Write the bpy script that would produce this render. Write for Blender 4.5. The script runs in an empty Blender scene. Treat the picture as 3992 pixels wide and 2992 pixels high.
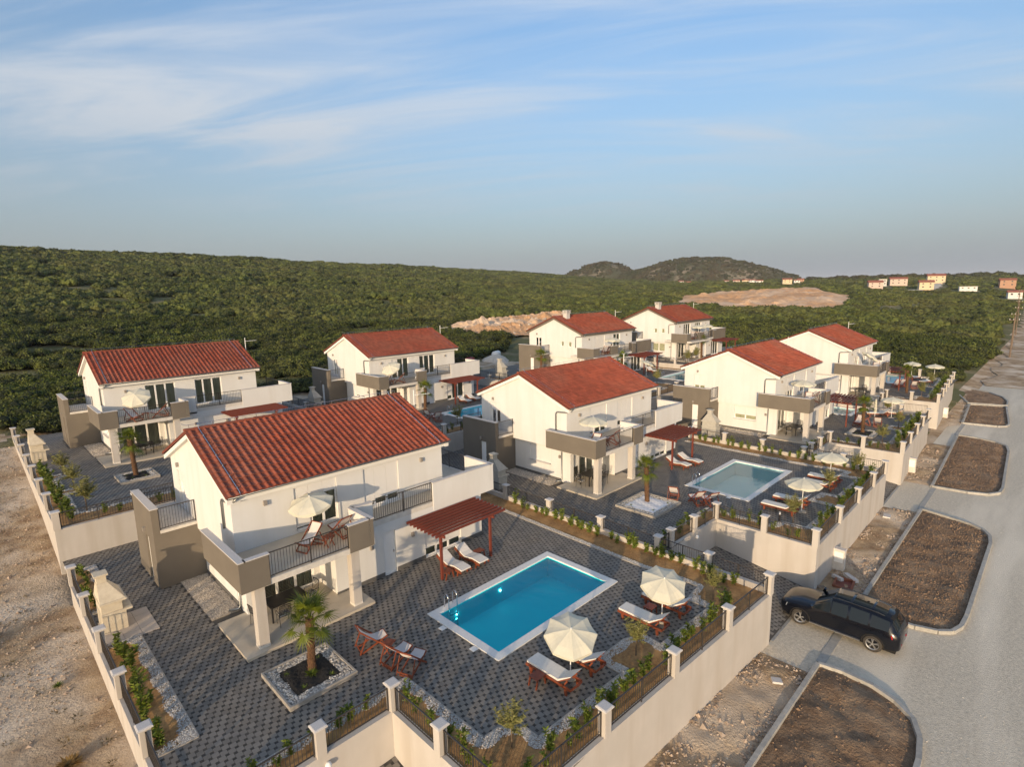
import bpy, bmesh, math, random
import numpy as np
from mathutils import Vector, Matrix, Euler

random.seed(7)
rng = np.random.default_rng(11)
R = math.radians
sc = bpy.context.scene
COL = sc.collection

# ------------------------------------------------------------------ camera
YAW, PITCH, ROLL = R(45.014), R(9.853), R(-1.0663)
CAMZ = 13.5
_f = Vector((math.cos(YAW) * math.cos(PITCH), math.sin(YAW) * math.cos(PITCH), -math.sin(PITCH)))
_r = _f.cross(Vector((0, 0, 1))).normalized()
_u = _r.cross(_f)
_r2 = math.cos(ROLL) * _r + math.sin(ROLL) * _u
_u2 = -math.sin(ROLL) * _r + math.cos(ROLL) * _u
cam = bpy.data.cameras.new('camera')
cam.sensor_width = 36.0
cam.lens = 2167.67 / 3992 * 36.0
cam.clip_start = 0.2
cam.clip_end = 20000
camo = bpy.data.objects.new('camera', cam)
camo.matrix_world = Matrix(((_r2.x, _u2.x, -_f.x, 0), (_r2.y, _u2.y, -_f.y, 0), (_r2.z, _u2.z, -_f.z, CAMZ), (0, 0, 0, 1)))
COL.objects.link(camo)
sc.camera = camo

# ------------------------------------------------------------------ world and sun
SUN_AZ, SUN_EL = R(28.0), R(9.0)          # direction the light travels in plan, elevation
world = bpy.data.worlds.new('World')
sc.world = world
world.use_nodes = True
wn, wl = world.node_tree.nodes, world.node_tree.links
wn.clear()
def N(nodes, t, **kw):
    n = nodes.new(t)
    for k, v in kw.items():
        if k.startswith('i_'):
            n.inputs[k[2:].replace('_', ' ')].default_value = v
        elif isinstance(k, str) and k.startswith('n') and k[1:].isdigit():
            n.inputs[int(k[1:])].default_value = v
        else:
            setattr(n, k, v)
    return n
sky = N(wn, 'ShaderNodeTexSky', sky_type='NISHITA', sun_disc=False, sun_elevation=SUN_EL,
        sun_rotation=R(90) - (SUN_AZ + math.pi), altitude=50, air_density=1.0, dust_density=3.0, ozone_density=2.7)
bg = N(wn, 'ShaderNodeBackground')
bg.inputs['Strength'].default_value = 0.138
wo = N(wn, 'ShaderNodeOutputWorld')
CLOUD = (12.0, -0.3)
HAZE = 0.00007
# thin cirrus: noise on the plane of the cloud layer, stretched into streaks
tc = N(wn, 'ShaderNodeTexCoord')
sep = N(wn, 'ShaderNodeSeparateXYZ')
wl.new(tc.outputs['Generated'], sep.inputs[0])
zc = N(wn, 'ShaderNodeMath', operation='MAXIMUM', n1=0.0)
wl.new(sep.outputs['Z'], zc.inputs[0])
za = N(wn, 'ShaderNodeMath', operation='ADD', n1=0.10)
wl.new(zc.outputs[0], za.inputs[0])
dx = N(wn, 'ShaderNodeMath', operation='DIVIDE')
dy = N(wn, 'ShaderNodeMath', operation='DIVIDE')
wl.new(sep.outputs['X'], dx.inputs[0]); wl.new(za.outputs[0], dx.inputs[1])
wl.new(sep.outputs['Y'], dy.inputs[0]); wl.new(za.outputs[0], dy.inputs[1])
cmb = N(wn, 'ShaderNodeCombineXYZ')
wl.new(dx.outputs[0], cmb.inputs[0]); wl.new(dy.outputs[0], cmb.inputs[1])
mr_ = N(wn, 'ShaderNodeMapping')
mr_.inputs['Rotation'].default_value = (0, 0, R(-35))
wl.new(cmb.outputs[0], mr_.inputs[0])
mp = N(wn, 'ShaderNodeMapping')
mp.inputs['Scale'].default_value = (1.5, 0.36, 1)
mp.inputs['Location'].default_value = (CLOUD[0], CLOUD[1], 0)
wl.new(mr_.outputs[0], mp.inputs[0])
n1 = N(wn, 'ShaderNodeTexNoise', i_Scale=1.25, i_Detail=9.0, i_Roughness=0.58, i_Distortion=1.4)
n2 = N(wn, 'ShaderNodeTexNoise', i_Scale=0.55, i_Detail=3.0, i_Roughness=0.5)
wl.new(mp.outputs[0], n1.inputs['Vector']); wl.new(mp.outputs[0], n2.inputs['Vector'])
mu = N(wn, 'ShaderNodeMath', operation='MULTIPLY')
wl.new(n1.outputs['Fac'], mu.inputs[0]); wl.new(n2.outputs['Fac'], mu.inputs[1])
cr = N(wn, 'ShaderNodeMapRange', n1=0.18, n2=0.42, n3=0.0, n4=0.8)
cr.interpolation_type = 'SMOOTHSTEP'
wl.new(mu.outputs[0], cr.inputs[0])
hz = N(wn, 'ShaderNodeMapRange', n1=0.06, n2=0.25, n3=0.0, n4=1.0)
wl.new(sep.outputs['Z'], hz.inputs[0])
cf = N(wn, 'ShaderNodeMath', operation='MULTIPLY')
wl.new(cr.outputs[0], cf.inputs[0]); wl.new(hz.outputs[0], cf.inputs[1])
mixc = N(wn, 'ShaderNodeMix', data_type='RGBA')
mixc.inputs[7].default_value = (2.75, 2.85, 3.0, 1)
wl.new(cf.outputs[0], mixc.inputs[0]); wl.new(sky.outputs[0], mixc.inputs[6])
# pale haze towards the horizon, all round
vr = N(wn, 'ShaderNodeMapRange', n1=0.0, n2=0.50, n3=0.93, n4=0.0)
wl.new(sep.outputs['Z'], vr.inputs[0])
vp = N(wn, 'ShaderNodeMath', operation='POWER', n1=1.35)
wl.new(vr.outputs[0], vp.inputs[0])
mixh = N(wn, 'ShaderNodeMix', data_type='RGBA')
mixh.inputs[7].default_value = (1.26, 1.38, 1.54, 1)
wl.new(vp.outputs[0], mixh.inputs[0]); wl.new(mixc.outputs[2], mixh.inputs[6])
wl.new(mixh.outputs[2], bg.inputs['Color'])
wl.new(bg.outputs[0], wo.inputs['Surface'])

sund = bpy.data.lights.new('sun', 'SUN')
sund.energy = 2.25
sund.color = (1.0, 0.755, 0.48)
sund.angle = R(0.7)
suno = bpy.data.objects.new('sun', sund)
_d = Vector((math.cos(SUN_AZ) * math.cos(SUN_EL), math.sin(SUN_AZ) * math.cos(SUN_EL), -math.sin(SUN_EL)))
suno.rotation_euler = _d.to_track_quat('-Z', 'Y').to_euler()
suno.location = (-60, -40, 60)
COL.objects.link(suno)

sc.view_settings.view_transform = 'Standard'
sc.view_settings.look = 'None'
sc.view_settings.gamma = 1.0
sc.view_settings.use_curve_mapping = False
sc.view_settings.exposure = 1.08
sc.cycles.max_bounces = 6
sc.cycles.transparent_max_bounces = 12
sc.cycles.use_denoising = True

# ------------------------------------------------------------------ materials
MAT = {}
def mat(name, col, rough=0.8, col2=None, scale=4.0, detail=4.0, bump=0.0, bscale=60.0, metal=0.0, lo=0.35, hi=0.65,
        col3=None, s3=0.6, island=0.0, objrand=0.0, spec=0.4, coat=0.0, trans=0.0, bdist=0.02, aniso=None):
    m = bpy.data.materials.new(name)
    m.use_nodes = True
    nt = m.node_tree
    nd, lk = nt.nodes, nt.links
    b = nd['Principled BSDF']
    b.inputs['Roughness'].default_value = rough
    b.inputs['Metallic'].default_value = metal
    b.inputs['Specular IOR Level'].default_value = spec
    if coat:
        b.inputs['Coat Weight'].default_value = coat
        b.inputs['Coat Roughness'].default_value = 0.05
    tcn = N(nd, 'ShaderNodeTexCoord')
    geo = N(nd, 'ShaderNodeNewGeometry')
    out = None
    if col2 is not None:
        no = N(nd, 'ShaderNodeTexNoise', i_Scale=scale, i_Detail=detail, i_Roughness=0.6)
        lk.new(geo.outputs['Position'], no.inputs['Vector'])
        mr = N(nd, 'ShaderNodeMapRange', n1=lo, n2=hi)
        lk.new(no.outputs['Fac'], mr.inputs[0])
        mx = N(nd, 'ShaderNodeMix', data_type='RGBA')
        mx.inputs[6].default_value = (*col, 1)
        mx.inputs[7].default_value = (*col2, 1)
        lk.new(mr.outputs[0], mx.inputs[0])
        out = mx.outputs[2]
        if col3 is not None:
            no3 = N(nd, 'ShaderNodeTexNoise', i_Scale=s3, i_Detail=3.0, i_Roughness=0.55)
            if aniso:
                ma = N(nd, 'ShaderNodeMapping'); ma.inputs['Scale'].default_value = aniso
                lk.new(geo.outputs['Position'], ma.inputs[0]); lk.new(ma.outputs[0], no3.inputs['Vector'])
            else:
                lk.new(geo.outputs['Position'], no3.inputs['Vector'])
            mr3 = N(nd, 'ShaderNodeMapRange', n1=0.45, n2=0.68)
            lk.new(no3.outputs['Fac'], mr3.inputs[0])
            mx3 = N(nd, 'ShaderNodeMix', data_type='RGBA')
            mx3.inputs[7].default_value = (*col3, 1)
            lk.new(out, mx3.inputs[6]); lk.new(mr3.outputs[0], mx3.inputs[0])
            out = mx3.outputs[2]
    if island or objrand:
        val = None
        if island:
            mi = N(nd, 'ShaderNodeMath', operation='MULTIPLY_ADD', n1=island * 2, n2=1 - island)
            lk.new(geo.outputs['Random Per Island'], mi.inputs[0])
            val = mi.outputs[0]
        if objrand:
            oi = N(nd, 'ShaderNodeObjectInfo')
            mo = N(nd, 'ShaderNodeMath', operation='MULTIPLY_ADD', n1=objrand * 2, n2=1 - objrand)
            lk.new(oi.outputs['Random'], mo.inputs[0])
            if val is None:
                val = mo.outputs[0]
            else:
                mm = N(nd, 'ShaderNodeMath', operation='MULTIPLY')
                lk.new(val, mm.inputs[0]); lk.new(mo.outputs[0], mm.inputs[1])
                val = mm.outputs[0]
        vm = N(nd, 'ShaderNodeVectorMath', operation='SCALE')
        if out is None:
            vm.inputs[0].default_value = col
        else:
            lk.new(out, vm.inputs[0])
        lk.new(val, vm.inputs['Scale'])
        out = vm.outputs[0]
    if out is None:
        b.inputs['Base Color'].default_value = (*col, 1)
    else:
        lk.new(out, b.inputs['Base Color'])
    if bump:
        nb = N(nd, 'ShaderNodeTexNoise', i_Scale=bscale, i_Detail=5.0, i_Roughness=0.6)
        lk.new(geo.outputs['Position'], nb.inputs['Vector'])
        bp = N(nd, 'ShaderNodeBump', i_Strength=bump, i_Distance=bdist)
        lk.new(nb.outputs['Fac'], bp.inputs['Height'])
        lk.new(bp.outputs[0], b.inputs['Normal'])
    if trans:
        tr = N(nd, 'ShaderNodeBsdfTranslucent')
        if out is None:
            tr.inputs[0].default_value = (*col, 1)
        else:
            lk.new(out, tr.inputs[0])
        ms = N(nd, 'ShaderNodeMixShader')
        ms.inputs[0].default_value = trans
        lk.new(b.outputs[0], ms.inputs[1]); lk.new(tr.outputs[0], ms.inputs[2])
        lk.new(ms.outputs[0], nd['Material Output'].inputs[0])
    MAT[name] = m
    return m

mat('white_stucco', (0.70, 0.69, 0.67), 0.9, (0.665, 0.655, 0.635), 0.9, col3=(0.645, 0.63, 0.60), s3=1.4, aniso=(1.0, 1.0, .10), bump=0.25, bscale=45, bdist=0.01)
mat('taupe_stucco', (0.175, 0.150, 0.120), 0.9, (0.155, 0.133, 0.107), 0.8, bump=0.3, bscale=45, bdist=0.01)
mat('wall_stucco', (0.535, 0.495, 0.455), 0.9, (0.49, 0.455, 0.415), 0.7, bump=0.3, bscale=40, bdist=0.012, col3=(0.455, 0.41, 0.36), s3=1.3, aniso=(1.0, 1.0, .12))
mat('plinth', (0.13, 0.125, 0.12), 0.9, (0.10, 0.095, 0.09), 3)
mat('cap_stone', (0.62, 0.59, 0.56), 0.8, (0.50, 0.47, 0.45), 30, bump=0.2, bscale=80, bdist=0.005)
mat('floor_tile', (0.56, 0.49, 0.39), 0.55, (0.49, 0.425, 0.335), 1.2)
mat('slab_edge', (0.66, 0.62, 0.56), 0.85, (0.56, 0.52, 0.47), 4)
mat('roof_tile', (0.285, 0.074, 0.041), 0.8, (0.225, 0.058, 0.035), 1.4, island=0.18, objrand=0.18, col3=(0.245, 0.085, 0.055), s3=0.35, spec=0.25)
mat('roof_deck', (0.16, 0.045, 0.028), 0.9)
mat('gutter', (0.30, 0.31, 0.31), 0.38, metal=0.8)
mat('fascia_white', (0.78, 0.76, 0.72), 0.8)
mat('pvc_white', (0.80, 0.79, 0.77), 0.45)
mat('dark_metal', (0.045, 0.038, 0.034), 0.45, spec=0.5)
mat('black_metal', (0.022, 0.020, 0.019), 0.4, spec=0.5)
mat('chrome', (0.75, 0.75, 0.76), 0.12, metal=1.0)
mat('lamp_body', (0.28, 0.25, 0.22), 0.5)
mat('wood_red', (0.25, 0.062, 0.024), 0.55, (0.17, 0.042, 0.018), 18, spec=0.5)
mat('wood_pergola', (0.185, 0.040, 0.022), 0.6, (0.13, 0.028, 0.016), 14, spec=0.5)
mat('canvas', (0.70, 0.64, 0.60), 0.9, trans=0.15)
mat('cushion', (0.74, 0.71, 0.66), 0.95, (0.68, 0.65, 0.60), 10)
mat('umbrella_cloth', (0.78, 0.75, 0.62), 0.9, (0.74, 0.71, 0.58), 6, trans=0.3)
mat('paver_light', (0.225, 0.206, 0.182), 0.85, (0.18, 0.167, 0.15), 1.3, island=0.16, objrand=0.10, col3=(0.245, 0.212, 0.172), s3=0.45)
mat('paver_dark', (0.075, 0.068, 0.060), 0.8, (0.052, 0.049, 0.045), 2.0, island=0.22, objrand=0.10)
mat('joint_sand', (0.085, 0.078, 0.070), 0.95)
mat('pool_coping', (0.80, 0.78, 0.74), 0.7, (0.72, 0.70, 0.66), 14)
mat('gravel_white', (0.50, 0.47, 0.43), 0.85, island=0.42)
mat('gravel_beige', (0.46, 0.41, 0.35), 0.9, (0.27, 0.235, 0.20), 26, detail=6, bump=0.9, bscale=38, bdist=0.05)
mat('gravel_warm', (0.50, 0.44, 0.37), 0.9, island=0.42)
mat('edging', (0.42, 0.38, 0.33), 0.9, (0.32, 0.29, 0.25), 5)
mat('soil', (0.44, 0.245, 0.095), 0.95, (0.25, 0.135, 0.055), 9, detail=7, bump=1.0, bscale=28, bdist=0.05, col3=(0.52, 0.30, 0.12), s3=1.4)
mat('soil_black', (0.018, 0.016, 0.014), 0.9, (0.03, 0.026, 0.022), 8, bump=0.7, bscale=18, bdist=0.05)
mat('sheet_white', (0.80, 0.79, 0.80), 0.7, bump=0.5, bscale=5, bdist=0.05)
mat('bbq_stone', (0.62, 0.55, 0.43), 0.9, (0.54, 0.47, 0.36), 5, bump=0.3, bscale=30, bdist=0.012)
mat('bbq_grey', (0.46, 0.44, 0.39), 0.9, (0.40, 0.38, 0.34), 5, bump=0.3, bscale=30, bdist=0.012)
mat('soot', (0.015, 0.014, 0.013), 0.95)
mat('pad_tile', (0.52, 0.45, 0.38), 0.8, (0.46, 0.40, 0.34), 2)
mat('road_gravel', (0.66, 0.585, 0.465), 0.95, (0.49, 0.43, 0.335), 7, detail=9, bump=0.7, bscale=22, bdist=0.04, col3=(0.73, 0.65, 0.52), s3=0.55, aniso=(.14, 1.0, 1.0))
mat('dirt', (0.47, 0.345, 0.215), 0.95, (0.25, 0.16, 0.09), 1.1, detail=10, lo=.38, hi=.66, bump=1.0, bscale=9, bdist=0.10, col3=(0.66, 0.55, 0.425), s3=0.28)
mat('scrub_ground', (0.115, 0.115, 0.040), 0.95, (0.30, 0.235, 0.14), 0.16, detail=8, lo=0.50, hi=0.72, bump=1.0, bscale=1.5, bdist=0.4)
mat('island_soil', (0.25, 0.165, 0.10), 0.95, (0.15, 0.093, 0.055), 2.6, detail=9, bump=1.0, bscale=9, bdist=0.12, col3=(0.31, 0.215, 0.135), s3=0.8)
mat('earth_orange', (0.60, 0.365, 0.20), 0.95, (0.46, 0.265, 0.14), 0.20, detail=9, bump=1.0, bscale=1.2, bdist=0.5, col3=(0.66, 0.50, 0.36), s3=0.05)
mat('rock', (0.46, 0.37, 0.29), 0.9, (0.30, 0.22, 0.16), 1.5, island=0.3)
mat('rock_brown', (0.27, 0.18, 0.115), 0.9, (0.18, 0.115, 0.072), 1.5, island=0.3)
mat('kerb', (0.42, 0.40, 0.36), 0.9, (0.32, 0.31, 0.285), 5, bump=0.3, bscale=40, bdist=0.008, objrand=0.10)
mat('leaf_laurel', (0.20, 0.24, 0.030), 0.5, (0.095, 0.145, 0.020), 5, island=0.35, trans=0.3, spec=0.4)
mat('leaf_olive', (0.27, 0.26, 0.085), 0.6, (0.19, 0.195, 0.06), 5, island=0.3, trans=0.25)
mat('leaf_palm', (0.17, 0.195, 0.020), 0.45, (0.095, 0.13, 0.015), 3, island=0.3, trans=0.35)
mat('bark_palm', (0.17, 0.09, 0.045), 0.95, (0.085, 0.045, 0.024), 16, detail=8, bump=1.0, bscale=30, bdist=0.06)
mat('bark', (0.16, 0.115, 0.075), 0.95, (0.09, 0.062, 0.04), 12, bump=0.8, bscale=30, bdist=0.02)
mat('scrub_leaf', (0.108, 0.126, 0.020), 0.7, (0.050, 0.070, 0.012), 0.5, objrand=0.55, island=0.35, trans=0.2, col3=(0.110, 0.118, 0.030), s3=0.05)
mat('scrub_far', (0.098, 0.114, 0.022), 0.8, (0.044, 0.060, 0.013), 0.35, objrand=0.55, col3=(0.102, 0.106, 0.030), s3=0.03, bump=1.0, bscale=2.0, bdist=0.5)
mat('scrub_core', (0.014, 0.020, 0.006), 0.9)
mat('pine_far', (0.034, 0.042, 0.016), 0.9, (0.055, 0.045, 0.024), 0.02, objrand=0.35)
mat('hill_rock', (0.26, 0.215, 0.16), 0.95, (0.060, 0.062, 0.030), 0.018, detail=8, lo=0.36, hi=0.52)
mat('dry_grass', (0.30, 0.185, 0.062), 0.9, island=0.25, trans=0.2)
mat('weed', (0.17, 0.115, 0.045), 0.9, (0.09, 0.075, 0.03), 0.8, island=0.3, trans=0.2)
mat('cream_house', (0.62, 0.50, 0.34), 0.9)
mat('pink_house', (0.56, 0.44, 0.38), 0.9)
mat('far_roof', (0.30, 0.105, 0.07), 0.9)
mat('brick_bare', (0.42, 0.25, 0.17), 0.9)
mat('window_dark', (0.03, 0.032, 0.036), 0.2)
mat('curtain', (0.50, 0.47, 0.34), 0.95)
mat('car_paint', (0.0035, 0.0042, 0.008), 0.25, coat=0.55, spec=0.3)
mat('car_glass', (0.010, 0.014, 0.017), 0.05, spec=0.45)
mat('tyre', (0.045, 0.040, 0.034), 0.9)
mat('tyre_dusty', (0.26, 0.20, 0.13), 0.95)
mat('alloy', (0.50, 0.49, 0.48), 0.3, metal=0.85)
mat('tail_red', (0.45, 0.012, 0.014), 0.2, coat=1.0)
mat('headlamp', (0.28, 0.30, 0.33), 0.1, spec=0.8)
mat('pole_wood', (0.17, 0.125, 0.09), 0.95)
mat('terracotta', (0.28, 0.105, 0.06), 0.9, (0.2, 0.075, 0.045), 6)
mat('seat_pattern', (0.55, 0.52, 0.47), 0.9, (0.12, 0.11, 0.10), 22, lo=0.46, hi=0.54)
mat('sand_pile', (0.62, 0.56, 0.48), 0.95, (0.52, 0.46, 0.39), 2, bump=0.5, bscale=6)
mat('red_plastic', (0.30, 0.02, 0.025), 0.5)
mat('shutter', (0.76, 0.74, 0.71), 0.6)
_nt = MAT['shutter'].node_tree   # roller shutter slats as fine relief
_g = N(_nt.nodes, 'ShaderNodeNewGeometry')
_sx = N(_nt.nodes, 'ShaderNodeSeparateXYZ'); _nt.links.new(_g.outputs['Position'], _sx.inputs[0])
_mm = N(_nt.nodes, 'ShaderNodeMath', operation='MULTIPLY', n1=2 * math.pi / 0.055); _nt.links.new(_sx.outputs['Z'], _mm.inputs[0])
_sn = N(_nt.nodes, 'ShaderNodeMath', operation='SINE'); _nt.links.new(_mm.outputs[0], _sn.inputs[0])
_bp = N(_nt.nodes, 'ShaderNodeBump', i_Strength=0.5, i_Distance=0.012); _nt.links.new(_sn.outputs[0], _bp.inputs['Height'])
_nt.links.new(_bp.outputs[0], _nt.nodes['Principled BSDF'].inputs['Normal'])

def fresnel_glass(name, tint, gl_rough, ior, glossy=(1, 1, 1), bump=0.0, bscale=2.0, base=0.0):
    m = bpy.data.materials.new(name); m.use_nodes = True
    nd, lk = m.node_tree.nodes, m.node_tree.links
    nd.remove(nd['Principled BSDF'])
    t = N(nd, 'ShaderNodeBsdfTransparent'); t.inputs[0].default_value = (*tint, 1)
    g = N(nd, 'ShaderNodeBsdfGlossy'); g.inputs['Roughness'].default_value = gl_rough
    g.inputs['Color'].default_value = (*glossy, 1)
    fr = N(nd, 'ShaderNodeFresnel', i_IOR=ior)
    ms = N(nd, 'ShaderNodeMixShader')
    if bump:
        geo = N(nd, 'ShaderNodeNewGeometry')
        nb = N(nd, 'ShaderNodeTexNoise', i_Scale=bscale, i_Detail=3.0)
        lk.new(geo.outputs['Position'], nb.inputs['Vector'])
        bp = N(nd, 'ShaderNodeBump', i_Strength=bump, i_Distance=0.05)
        lk.new(nb.outputs['Fac'], bp.inputs['Height'])
        lk.new(bp.outputs[0], g.inputs['Normal']); lk.new(bp.outputs[0], fr.inputs['Normal'])
    lk.new(fr.outputs[0], ms.inputs[0]); lk.new(t.outputs[0], ms.inputs[1]); lk.new(g.outputs[0], ms.inputs[2])
    lk.new(ms.outputs[0], nd['Material Output'].inputs[0])
    MAT[name] = m
    return m
fresnel_glass('window_glass', (0.86, 0.90, 0.88), 0.03, 1.5)
fresnel_glass('water', (0.30, 0.99, 1.0), 0.02, 1.33, bump=0.22, bscale=2.6)
fresnel_glass('water_pale', (0.84, 0.98, 0.97), 0.04, 1.33, bump=0.22, bscale=2.2)
mat('pool_shell_blue', (0.015, 0.82, 0.88), 0.5, (0.015, 0.78, 0.86), 0.8)
mat('pool_shell_pale', (0.50, 0.84, 0.82), 0.5, (0.45, 0.80, 0.79), 0.8)
def emis(name, col, s):
    m = bpy.data.materials.new(name); m.use_nodes = True
    b = m.node_tree.nodes['Principled BSDF']
    b.inputs['Emission Color'].default_value = (*col, 1); b.inputs['Emission Strength'].default_value = s
    MAT[name] = m
emis('pool_lamp', (0.9, 0.95, 1.0), 7)

# ------------------------------------------------------------------ mesh helpers
class MB:
    def __init__(s): s.v = []; s.f = []; s.m = []
    def add(s, vs, fs, m=0):
        o = len(s.v)
        s.v.extend([tuple(p) for p in vs])
        s.f.extend([tuple(i + o for i in q) for q in fs])
        s.m.extend([m] * len(fs))
        return s
    def box(s, x0, x1, y0, y1, z0, z1, m=0):
        return s.hexa([(x0, y0, z0), (x1, y0, z0), (x1, y1, z0), (x0, y1, z0), (x0, y0, z1), (x1, y0, z1), (x1, y1, z1), (x0, y1, z1)], m)
    def hexa(s, p, m=0):
        return s.add(p, [(3, 2, 1, 0), (4, 5, 6, 7), (0, 1, 5, 4), (1, 2, 6, 5), (2, 3, 7, 6), (3, 0, 4, 7)], m)
    def beam(s, p, q, w, h, up=(0, 0, 1), m=0):
        p, q, up = Vector(p), Vector(q), Vector(up)
        d = (q - p).normalized()
        a = d.cross(up)
        if a.length < 1e-4: a = d.cross(Vector((1, 0, 0)))
        a.normalize(); b = a.cross(d)
        a *= w / 2; b *= h / 2
        return s.hexa([p - a - b, p + a - b, q + a - b, q - a - b, p - a + b, p + a + b, q + a + b, q - a + b], m)
    def tube(s, pts, r, n=8, m=0, cap=True):
        pts = [Vector(p) for p in pts]
        rs = r if isinstance(r, (list, tuple)) else [r] * len(pts)
        o = len(s.v); prev = None
        for i, p in enumerate(pts):
            d = (pts[min(i + 1, len(pts) - 1)] - pts[max(i - 1, 0)]).normalized()
            a = d.cross(Vector((0, 0, 1))) if prev is None else prev - d * prev.dot(d)
            if a.length < 1e-3: a = d.cross(Vector((1, 0, 0)))
            a.normalize(); prev = a; b = d.cross(a)
            for k in range(n):
                t = 2 * math.pi * k / n
                s.v.append(tuple(p + (a * math.cos(t) + b * math.sin(t)) * rs[i]))
        for i in range(len(pts) - 1):
            for k in range(n):
                s.f.append((o + i * n + k, o + i * n + (k + 1) % n, o + (i + 1) * n + (k + 1) % n, o + (i + 1) * n + k)); s.m.append(m)
        if cap:
            s.f.append(tuple(o + k for k in reversed(range(n)))); s.m.append(m)
            s.f.append(tuple(o + (len(pts) - 1) * n + k for k in range(n))); s.m.append(m)
        return s
    def prism(s, pts, z0, z1, m=0):
        n = len(pts)
        vs = [(x, y, z0) for x, y in pts] + [(x, y, z1) for x, y in pts]
        fs = [tuple(reversed(range(n))), tuple(range(n, 2 * n))] + [(i, (i + 1) % n, n + (i + 1) % n, n + i) for i in range(n)]
        return s.add(vs, fs, m)
    def lathe(s, prof, n=16, c=(0, 0, 0), m=0):
        o = len(s.v)
        for r, z in prof:
            for k in range(n):
                t = 2 * math.pi * k / n
                s.v.append((c[0] + r * math.cos(t), c[1] + r * math.sin(t), c[2] + z))
        for i in range(len(prof) - 1):
            for k in range(n):
                s.f.append((o + i * n + k, o + i * n + (k + 1) % n, o + (i + 1) * n + (k + 1) % n, o + (i + 1) * n + k)); s.m.append(m)
        return s
    def mesh(s, name, mats, smooth=False):
        me = bpy.data.meshes.new(name)
        me.from_pydata(s.v, [], s.f)
        for q in (mats if isinstance(mats, (list, tuple)) else [mats]): me.materials.append(MAT[q])
        if len(set(s.m)) > 1: me.polygons.foreach_set('material_index', s.m)
        if smooth: me.polygons.foreach_set('use_smooth', [True] * len(me.polygons))
        me.update()
        return me
    def build(s, name, mats, parent=None, smooth=False, loc=None):
        return obj(name, s.mesh(name, mats, smooth), parent, loc)

def obj(name, me, parent=None, loc=None):
    o = bpy.data.objects.new(name, me)
    COL.objects.link(o)
    if parent is not None: o.parent = parent
    if loc is not None: o.location = loc
    return o
def np_mesh(name, verts, faces, mats, midx=None, smooth=False):
    """verts (n,3), faces (m,k) arrays"""
    me = bpy.data.meshes.new(name)
    verts = np.ascontiguousarray(verts, dtype=np.float32); faces = np.ascontiguousarray(faces, dtype=np.int32)
    k = faces.shape[1]
    me.vertices.add(len(verts)); me.vertices.foreach_set('co', verts.ravel())
    me.loops.add(faces.size); me.loops.foreach_set('vertex_index', faces.ravel())
    me.polygons.add(len(faces))
    me.polygons.foreach_set('loop_start', np.arange(0, faces.size, k, dtype=np.int32))
    for q in mats: me.materials.append(MAT[q])
    if midx is not None: me.polygons.foreach_set('material_index', np.ascontiguousarray(midx, dtype=np.int32))
    me.polygons.foreach_set('use_smooth', np.full(len(faces), smooth, dtype=bool))
    me.update(calc_edges=True)
    return me
def thing(name, label, cat, loc=(0, 0, 0), rz=0.0, group=None):
    o = bpy.data.objects.new(name, None)
    o.empty_display_size = 0.3
    COL.objects.link(o)
    o.location = loc; o.rotation_euler = (0, 0, rz)
    tag(o, label, cat, group)
    return o
def tag(o, label=None, cat=None, group=None, kind=None):
    if label: o['label'] = label
    if cat: o['category'] = cat
    if group: o['group'] = group
    if kind: o['kind'] = kind
    return o
def structure(name, me, parent=None):
    o = obj(name, me, parent)
    if parent is None: o['kind'] = 'structure'
    return o
PROTO = []
KIDS = {}
def kids_of(o):
    if o.name not in KIDS: KIDS[o.name] = list(o.children)
    return KIDS[o.name]
def place(proto, loc, rz=0.0, label=None, group=None, scale=1.0, rot=None):
    """copy of a prototype thing with its parts and sub-parts"""
    r = proto.copy(); COL.objects.link(r)
    r.location = loc
    r.rotation_euler = rot if rot is not None else (0, 0, rz)
    r.scale = (scale,) * 3
    if label: r['label'] = label
    if group: r['group'] = group
    for ch in kids_of(proto):
        c = ch.copy(); COL.objects.link(c); c.parent = r
        for g in kids_of(ch):
            d = g.copy(); COL.objects.link(d); d.parent = c
    return r

def cells(u0, u1, v0, v1, holes):
    us = sorted({u0, u1, *[h[0] for h in holes], *[h[1] for h in holes]})
    vs = sorted({v0, v1, *[h[2] for h in holes], *[h[3] for h in holes]})
    us = [u for u in us if u0 <= u <= u1]; vs = [v for v in vs if v0 <= v <= v1]
    for a, b in zip(us, us[1:]):
        for c, d in zip(vs, vs[1:]):
            mu_, mv_ = (a + b) / 2, (c + d) / 2
            if not any(h[0] < mu_ < h[1] and h[2] < mv_ < h[3] for h in holes):
                yield a, b, c, d
def wall_panel(mb, axis, c, u0, u1, z0, z1, holes=(), depth=0.2, sgn=-1, m=0):
    """sheet of wall on plane axis=c with rectangular openings and their reveals; sgn = outward normal"""
    P = (lambda u, w, z: (u, w, z)) if axis == 'y' else (lambda u, w, z: (w, u, z))
    for a, b, d, e in cells(u0, u1, z0, z1, holes):
        mb.add([P(a, c, d), P(b, c, d), P(b, c, e), P(a, c, e)], [(0, 1, 2, 3)], m)
    k = c - sgn * depth
    for (a, b, d, e) in holes:
        for (p, q) in (((a, d), (b, d)), ((b, d), (b, e)), ((b, e), (a, e)), ((a, e), (a, d))):
            mb.add([P(p[0], c, p[1]), P(q[0], c, q[1]), P(q[0], k, q[1]), P(p[0], k, p[1])], [(0, 1, 2, 3)], m)

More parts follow.
